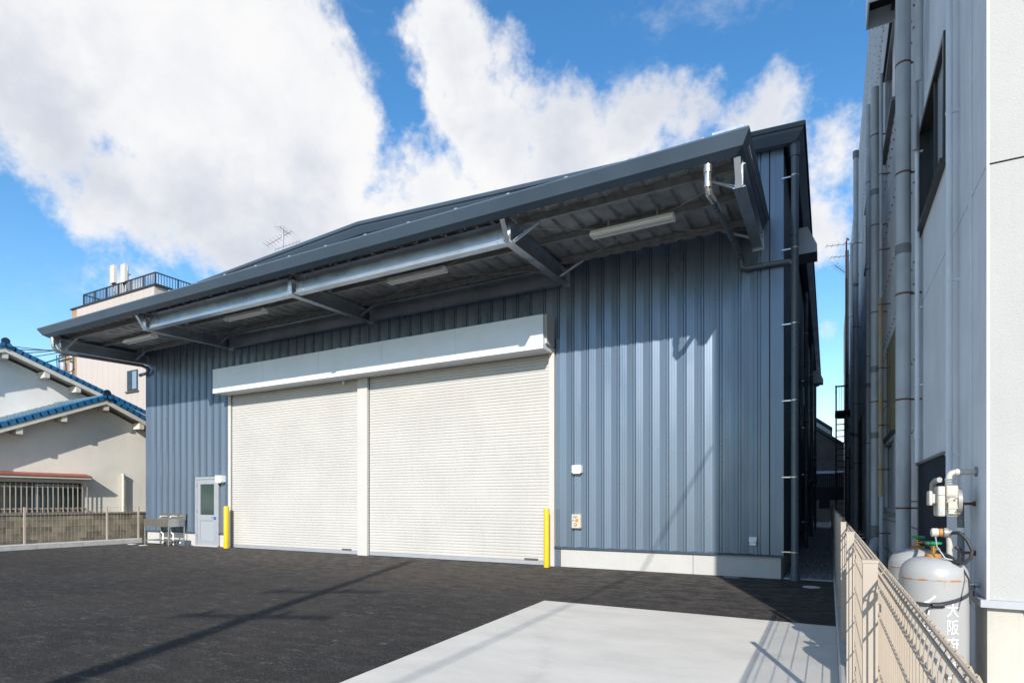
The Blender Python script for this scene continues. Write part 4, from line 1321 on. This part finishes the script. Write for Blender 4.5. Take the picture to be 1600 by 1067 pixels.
# gas meter and regulator
gm = thing('gas_meter', 'cream gas meter on the grey side wall above the two gas cylinders', 'gas meter')
def round_box(name, x0, x1, y0, y1, z0, z1, r, material, parent, seg=3):
    bm = bmesh.new()
    bmesh.ops.create_cube(bm, size=1, matrix=Matrix.Translation(((x0 + x1) / 2, (y0 + y1) / 2, (z0 + z1) / 2)) @ Matrix.Diagonal((x1 - x0, y1 - y0, z1 - z0, 1)))
    bmesh.ops.bevel(bm, geom=bm.edges[:], offset=r, segments=seg, affect='EDGES', profile=.5)
    me = bpy.data.meshes.new(name); bm.to_mesh(me); bm.free(); me.materials.append(material)
    me.polygons.foreach_set('use_smooth', [True] * len(me.polygons))
    return link(name, me, parent)
round_box('meter_body', .628, .672, 4.715, 4.90, 1.300, 1.500, .012, M['cream_metal'], gm)
round_box('meter_body', .675, .742, 4.735, 4.89, 1.345, 1.505, .010, M['cream_metal'], gm)
MB().tube([(.708, 4.812, 1.365), (.758, 4.812, 1.365)], .062, 24).build('diaphragm_cover', M['cream_metal'], gm, True)
MB().tube([(.741, 4.812, 1.40), (.764, 4.812, 1.40)], .088, 24).build('back_plate', M['galv_dull'], gm, True)
MB().box(.686, .728, 4.718, 4.7345, 1.318, 1.395).build('front_plate', M['cream_metal'], gm)
for z in (1.305, 1.352, 1.398, 1.44): MB().box(.680, .735, 4.714, 4.7175, z, z + .0035).build('rib', M['galv_dull'], gm)
for xx, zz in ((.685, 1.335), (.728, 1.335), (.685, 1.42), (.728, 1.42)): MB().tube([(xx, 4.708, zz), (xx, 4.72, zz)], .005, 8).build('screw', M['pipe_joint'], gm)
MB().box(.6735, .6745, 4.712, 4.89, 1.302, 1.498).build('seam', M['pipe_joint'], gm)
MB().box(.632, .668, 4.7135, 4.7155, 1.440, 1.4435).build('seam', M['pipe_joint'], gm)
MB().box(.638, .656, 4.711, 4.7148, 1.325, 1.352).build('sticker', M['blue_label'], gm)
round_box('display_flap', .585, .606, 4.745, 4.86, 1.372, 1.470, .009, M['antenna'], gm)
MB().box(.606, .628, 4.75, 4.85, 1.39, 1.45).build('index_cover', M['cream_metal'], gm)
p_ = MB().tube([(.700, 4.80, 1.506), (.70, 4.80, 1.552), (.703, 4.80, 1.572), (.714, 4.80, 1.586), (.732, 4.80, 1.592), (.845, 4.80, 1.594)], .019, 16).build('inlet_pipe', M['antenna'], gm, True)
for z in (1.508, 1.524, 1.540): MB().tube([(.70, 4.80, z), (.70, 4.80, z + .009)], .025, 6).build('union_nut', M['galv'], gm)
MB().tube([(.735, 4.80, 1.592), (.765, 4.80, 1.593)], .023, 12).build('elbow_socket', M['antenna'], gm, True)
MB().tube([(.838, 4.80, 1.594), (.849, 4.80, 1.594)], .032, 16).build('wall_flange', M['galv_dull'], gm, True)
MB().tube([(.765, 4.86, 1.42), (.772, 4.86, 1.36), (.774, 4.86, 1.2), (.774, 4.86, .0)], .020, 14).build('outlet_pipe', M['pipe_joint'], gm, True)
MB().tube([(.774, 4.86, 1.19), (.774, 4.86, 1.225)], .0215, 14).build('pipe_label', M['letter'], gm, True)
for z in (1.385, 1.06):
    MB().box(.768, .848, 4.845, 4.858, z - .009, z + .009).build('bracket', M['rust'], gm)
    MB().box(.838, .8485, 4.83, 4.875, z - .016, z + .016).build('bracket_foot', M['rust'], gm)
MB().tube([(.655, 4.83, 1.545), (.638, 4.88, 1.54), (.632, 4.95, 1.52), (.632, 4.98, 1.44)], .018, 12).build('rear_elbow', M['galv_dull'], gm, True)

rg = thing('gas_regulator', 'small cream regulator with orange collar and black hoses below the gas meter', 'regulator')
MB().tube([(.563, 4.50, 1.205), (.570, 4.50, 1.205), (.600, 4.50, 1.205), (.606, 4.50, 1.205)], .030, 20, radii=[.018, .027, .027, .020]).build('dome', M['cream_metal'], rg, True)
MB().tube([(.606, 4.50, 1.205), (.625, 4.50, 1.205)], .026, 16).build('collar', M['orange'], rg, True)
MB().tube([(.626, 4.50, 1.205), (.631, 4.50, 1.205), (.652, 4.50, 1.205), (.656, 4.50, 1.205), (.672, 4.50, 1.205)], .032, 20, radii=[.020, .030, .030, .017, .017]).build('body', M['galv_dull'], rg, True)
MB().tube([(.66, 4.52, 1.20), (.665, 4.53, 1.13), (.665, 4.55, 1.0), (.665, 4.6, .86)], .017, 12).build('drop_pipe', M['antenna'], rg, True)
MB().tube([(.672, 4.48, 1.205), (.70, 4.45, 1.21), (.735, 4.43, 1.17), (.758, 4.42, 1.11), (.752, 4.42, 1.06), (.72, 4.42, 1.025), (.68, 4.44, 1.03), (.65, 4.50, 1.055), (.625, 4.70, 1.075), (.61, 4.95, 1.10), (.60, 5.20, 1.115)], .0105, 12).build('hose', M['rubber'], rg, True)
MB().tube([(.62, 4.555, 1.075), (.66, 4.50, 1.06), (.70, 4.46, 1.02), (.73, 4.45, 1.03)], .010, 10).build('hose', M['rubber'], rg, True)
MB().tube([(.69, 4.5, 1.12), (.715, 4.5, 1.10), (.71, 4.5, 1.04), (.68, 4.5, 1.0)], .012, 8).build('hose', M['rubber'], rg, True)
MB().tube([(.585, 4.47, 1.18), (.59, 4.46, 1.12), (.63, 4.45, 1.05), (.70, 4.45, 1.03)], .004, 8).build('thin_tube', M['galv'], rg, True)
MB().tube([(.68, 4.55, 1.04), (.72, 4.5, 1.0), (.74, 4.4, .93), (.73, 4.3, .8)], .005, 8).build('thin_tube', M['rubber'], rg, True)

# gas cylinders
def gas_cylinder(x, y, lab):
    t = thing('gas_cylinder', lab, 'gas cylinder', 'grey gas cylinders beside the fence', (x, y, 0))
    r = .183
    W = .915                                   # height of the shoulder weld
    prof = [(r - .01, .03), (r, .06), (r, W - .002), (r + .003, W), (r + .003, W + .006), (r, W + .009)]
    for k in range(1, 13):
        a = R(7.5 * k)
        prof.append((max(.02, r * math.cos(a) ** .62), W + .009 + .125 * math.sin(a)))
    MB().lathe(prof, n=56).build('body', M['tank_rust'], t, True)
    MB().lathe([(r - .02, 0), (r - .02, .035), (r - .03, .035), (0, .034)], n=32).build('foot_ring', M['tank'], t)
    z = W + .131
    MB().lathe([(.046, z), (.046, z + .018), (.041, z + .022), (0, z + .022)], n=24).build('neck_ring', M['orange'], t, True)
    MB().lathe([(.016, z + .023), (.016, z + .040), (.011, z + .043), (.011, z + .062), (.015, z + .064), (.015, z + .074), (.006, z + .078), (.006, z + .088), (0, z + .089)], n=16).build('valve', M['brass'], t, True)
    MB().tube([(0, 0, z + .05), (.035, -.01, z + .052)], .010, 10).build('valve_outlet', M['brass'], t, True)
    hw = MB(); n = 32
    for zz, rr in ((z + .080, .034), (z + .084, .043), (z + .094, .044), (z + .098, .035)):
        for j in range(n):
            a = 2 * math.pi * j / n; q = rr * (1 + .07 * math.cos(8 * a))
            hw.v.append((q * math.cos(a), q * math.sin(a), zz))
    for k in range(3):
        for j in range(n):
            A = k * n + j; B = k * n + (j + 1) % n
            hw.f.append((A, B, B + n, A + n))
    hw.f.append(tuple(range(n))[::-1]); hw.f.append(tuple(3 * n + j for j in range(n)))
    hw.build('handwheel', M['green'], t, True)
    return t
c1 = gas_cylinder(.585, 4.56, 'nearer grey gas cylinder with white Japanese lettering and a strap round it')
c2_ = gas_cylinder(.58, 5.27, 'farther grey gas cylinder half hidden behind the lettered one')


def bent_text(body, size, x_ang, z_top, parent, r=.1858, stretch=1.0, pitch=1.06):
    """white lettering wrapped on the cylinder; x_ang = bearing of the column (deg), characters stacked downwards"""
    for k, ch in enumerate(body):
        cu = bpy.data.curves.new('lettering', 'FONT'); cu.body = ch; cu.size = size; cu.align_x = 'CENTER'; cu.resolution_u = 4
        to = bpy.data.objects.new('tmp', cu); COL.objects.link(to)
        dg = bpy.context.evaluated_depsgraph_get()
        me = bpy.data.meshes.new_from_object(to.evaluated_get(dg))
        bpy.data.objects.remove(to)
        bm = bmesh.new(); bm.from_mesh(me)
        bmesh.ops.triangulate(bm, faces=bm.faces)
        long = [e for e in bm.edges if e.calc_length() > .02]
        bmesh.ops.subdivide_edges(bm, edges=long, cuts=2)
        for v in bm.verts:
            x, y = v.co.x * stretch, v.co.y
            a = R(x_ang) + x / r
            v.co = Vector((r * math.cos(a), r * math.sin(a), z_top - size * .9 - k * size * pitch + y))
        bm.to_mesh(me); bm.free()
        me.materials.append(M['letter'])
        link('lettering', me, parent)
bent_text('大阪府東大阪市', .098, -66, .795, c1, stretch=.78, pitch=1.09)
bent_text('イト', .15, -107, .845, c1, stretch=.85)

# strap round the nearer cylinder
t = thing('strap', 'dark webbing strap tying the nearer gas cylinder to the wall corner', 'strap')
sm_ = MB()
rs = .1885
path = []
for k in range(19):
    ad = -185 + k * 9.5
    zz = .765 + (.0 if ad < -98 else .082 * ((ad + 98) / 84) ** 1.1)
    path.append(Vector((.585 + rs * math.cos(R(ad)), 4.56 + rs * math.sin(R(ad)), zz)))
path += [Vector((.80, 4.62, .852)), Vector((.835, 4.76, .856))]
for a, b in zip(path[:-1], path[1:]):
    h_ = .0125
    sm_.quad((a.x, a.y, a.z - h_), (b.x, b.y, b.z - h_), (b.x, b.y, b.z + h_), (a.x, a.y, a.z + h_))
sm_.build('webbing', M['strap'], t)
MB().tube([(.555, 4.366, .766), (.615, 4.368, .772)], .017, 10).build('buckle', M['rubber'], t, True)
MB().tube([(.55, 4.366, .76), (.53, 4.362, .735), (.525, 4.36, .71)], .005, 6).build('strap_tail', M['strap'], t)
MB().tube([(.80, 4.74, .862), (.853, 4.74, .862)], .015, 10).build('wall_hook', M['stainless'], t)
MB().beam((.80, 4.66, .85), (.80, 4.66, .80), .02, .004).build('strap_tail', M['strap'], t)

# ------------------------------------------------------------------ RIGHT FENCE on kerb, beside the camera
kr = thing('kerb', 'grey concrete kerb blocks under the beige fence along the slab and alley', 'kerb')
kbm2 = MB().prism([[(.07, y2, -.01), (.07, y2, .095), (.082, y2, .105), (.20, y2, .105), (.20, y2, -.01)] for y2 in (0, .594)], None).mesh('kerb_block', M['kerb'])
y = -1.2
while y < 44:
    link('kerb_block', kbm2, kr, (0, y, random.uniform(-.002, .002))); y += .60
fr = thing('mesh_fence', 'beige wire mesh fence with folded top running down the alley beside the gas cylinders', 'fence')
fold = [(.001, 1.135), (.005, 1.158), (.012, 1.172), (.021, 1.172), (.026, 1.160), (.024, 1.146)]
hzs = [(-.004, z) for z in (.16, .30, .48, .66, .84, 1.02, 1.112)] + [(.003, 1.166), (.010, 1.177), (.028, 1.150)]
fm = mesh_panel_mesh(1.97, .05, .12, 1.112, .0022, fold, 1, hzs).mesh('mesh_panel', M['fence_beige'])
pm2 = MB()
pm2.box(-.021, .021, -.021, .021, 0, 1.095)
pm2.box(-.023, .023, -.023, .023, 1.0955, 1.105)
pm2 = pm2.mesh('post', M['fence_post'])
clip = MB().box(-.026, -.0215, -.012, .012, -.02, .02).mesh('clip', M['stainless'])
yb = .24
k = 0
while yb < 43:
    o = link('post', pm2, fr, (.118, yb + (0 if k else 0), .105))
    if k < 4:
        for z in (.25, .95): link('clip', MB().box(.0215, .034, -.014, .014, z - .012, z + .012).mesh('clip', M['fence_post']), o)
    link('mesh_panel', fm, fr, (.150, yb + .015, .0)); yb += 2.0; k += 1
link('mesh_panel', fm, fr, (.150, -1.745, .0))

# ------------------------------------------------------------------ end of the alley
ae = thing('workshop_building', 'brown clad workshop with a green roof edge closing the far end of the alley', 'building')
YA = 45.2
MB().prism([[(x, YA, 3.4), (x, YA + 8, 3.4), (x, YA + 8, z), (x, YA, z)] for x, z in ((-3, 7.9), (2.6, 3.8))], None).build('upper_wall', M['clad_brown'], ae)
MB().prism([[(x, YA - .3, z), (x, YA + 8, z), (x, YA + 8, z + .22), (x, YA - .3, z + .22)] for x, z in ((-3, 7.95), (2.7, 3.75))], None).build('roof', M['green_roof'], ae)
MB().prism([[(x, YA + 1.5, 5), (x, YA + 7, 5), (x, YA + 7, z), (x, YA + 1.5, z)] for x, z in ((-2.8, 8.6), (.12, 6.35))], None).build('roof_monitor', M['house_wall2'], ae)
MB().prism([[(x, YA + 1.3, z), (x, YA + 7, z), (x, YA + 7, z + .2), (x, YA + 1.3, z + .2)] for x, z in ((-2.8, 8.65), (.22, 6.35))], None).build('roof', M['green_roof'], ae)
MB().box(-3, 2.6, YA + .05, YA + 8, -.01, 3.39).build('lower_wall', M['inner_dark'], ae)
MB().box(-3, 2.6, YA - .02, YA + .049, 0, 1.5).build('block_base', M['block'], ae)
rm = MB()
for k in range(45): rm.box(-3 + k * .12, -2.95 + k * .12, YA - .03, YA - .001, 3.42, 7.85 - k * .12 * .732)
rm.build('cladding_ribs', M['clad_brown'], ae, kind='stuff')
MB().box(-1.0, 1.2, YA - .5, YA - .1, 3.28, 3.45).build('balcony_rail', M['alc'], ae)
for k in range(16): MB().box(-.9 + k * .12, -.87 + k * .12, YA - .45, YA - .42, 2.35, 3.27).build('baluster', M['pipe_joint'], ae)
MB().box(-.6, .05, YA - .06, YA - .021, .95, 1.95).build('window', M['inner_dark'], ae)

# rusty external stair on the factory
es = thing('fire_escape', 'rusty steel escape stair with a landing on the factory wall down the alley', 'stair')
EY = 27.5
for xx in (.26, .60):
    MB().beam((xx, EY, 0), (xx, EY, 6.15), .06, .06).build('post', M['rust'], es)
MB().box(.22, .80, EY - .05, EY + 1.4, 5.0, 5.12).build('landing', M['rust'], es)
MB().box(.22, .70, EY - .03, EY + .0, 6.08, 6.14).build('handrail', M['rust'], es)
for xx in (.36, .45): MB().box(xx, xx + .015, EY - .02, EY, 5.121, 6.079).build('baluster', M['galv_dull'], es)
MB().box(.235, .25, EY + .04, EY + 1.38, 6.05, 6.10).build('handrail', M['rust'], es)
tr = MB().box(.295, .575, -.02, .14, 0, .03).mesh('tread', M['rust'])
for k in range(19): link('tread', tr, es, (0, EY + .05 + (k % 2) * .01, .3 + k * .25))
t = thing('vent_stack', 'tall rust-brown pipe rising beside the escape stair', 'pipe')
MB().tube([(.62, 27.2, 5.13), (.62, 27.2, 10.4)], .045, 10).build('pipe', M['rust'], t, True)
MB().tube([(.62, 27.2, 10.3), (.62, 27.3, 11.9), (.66, 27.4, 12.05), (.72, 27.4, 12.0)], .03, 8).build('upper_pipe', M['red_brown'], t, True)
t = thing('roof_antenna', 'thin television antenna mast above the alley on the factory roof', 'antenna')
AX, AYY = .78, 33.5
MB().tube([(AX, AYY, BH - 3), (AX, AYY, 14.5)], .022, 8).build('pole', M['rust'], t)
yagi(t, AX - .25, AYY, 14.2, 1.3, 6, R(10), 0, .5)
yagi(t, AX - .2, AYY, 13.6, 1.0, 6, R(15), 0, .45)
yagi(t, AX - .2, AYY, 12.9, 1.1, 7, R(50), R(-20), .5)

# ------------------------------------------------------------------ poles and cable behind the camera (their shadows fall in the yard)
t = thing('utility_pole', 'tall street pole behind the viewer whose shadow crosses the yard', 'utility pole')
MB().tube([(-1.55, -7.0, 0), (-1.60, -7.0, 10.8)], .16, 16, radii=[.17, .09]).build('pole', M['conc_pole'], t, True)
for z, L, a in ((7.05, 2.0, 24), (8.15, 1.9, 28)):
    d = Vector((math.cos(R(a)), math.sin(R(a)), 0))
    MB().beam(Vector((-1.58, -7.0, z)) - d * L / 2, Vector((-1.58, -7.0, z)) + d * L / 2, .07, .07).build('crossarm', M['galv'], t)
    for s in (-.7, .3):
        q = Vector((-1.58, -7.0, z + .05)) + d * s
        MB().lathe([(.04, 0), (.07, .07), (.04, .13), (0, .2)], tuple(q), 10).build('insulator', M['white_plastic'], t)
t = thing('service_pole', 'short service pole behind the viewer that carries a cable to the factory corner', 'utility pole')
MB().tube([(1.5, -9.5, 0), (1.5, -9.5, 6.75)], .10, 12).build('pole', M['conc_pole'], t, True)
wire((.80, 4.54, 6.66), (1.5, -9.5, 6.66), .05, .020, 'thick black service cable from the factory corner to the pole behind the viewer')
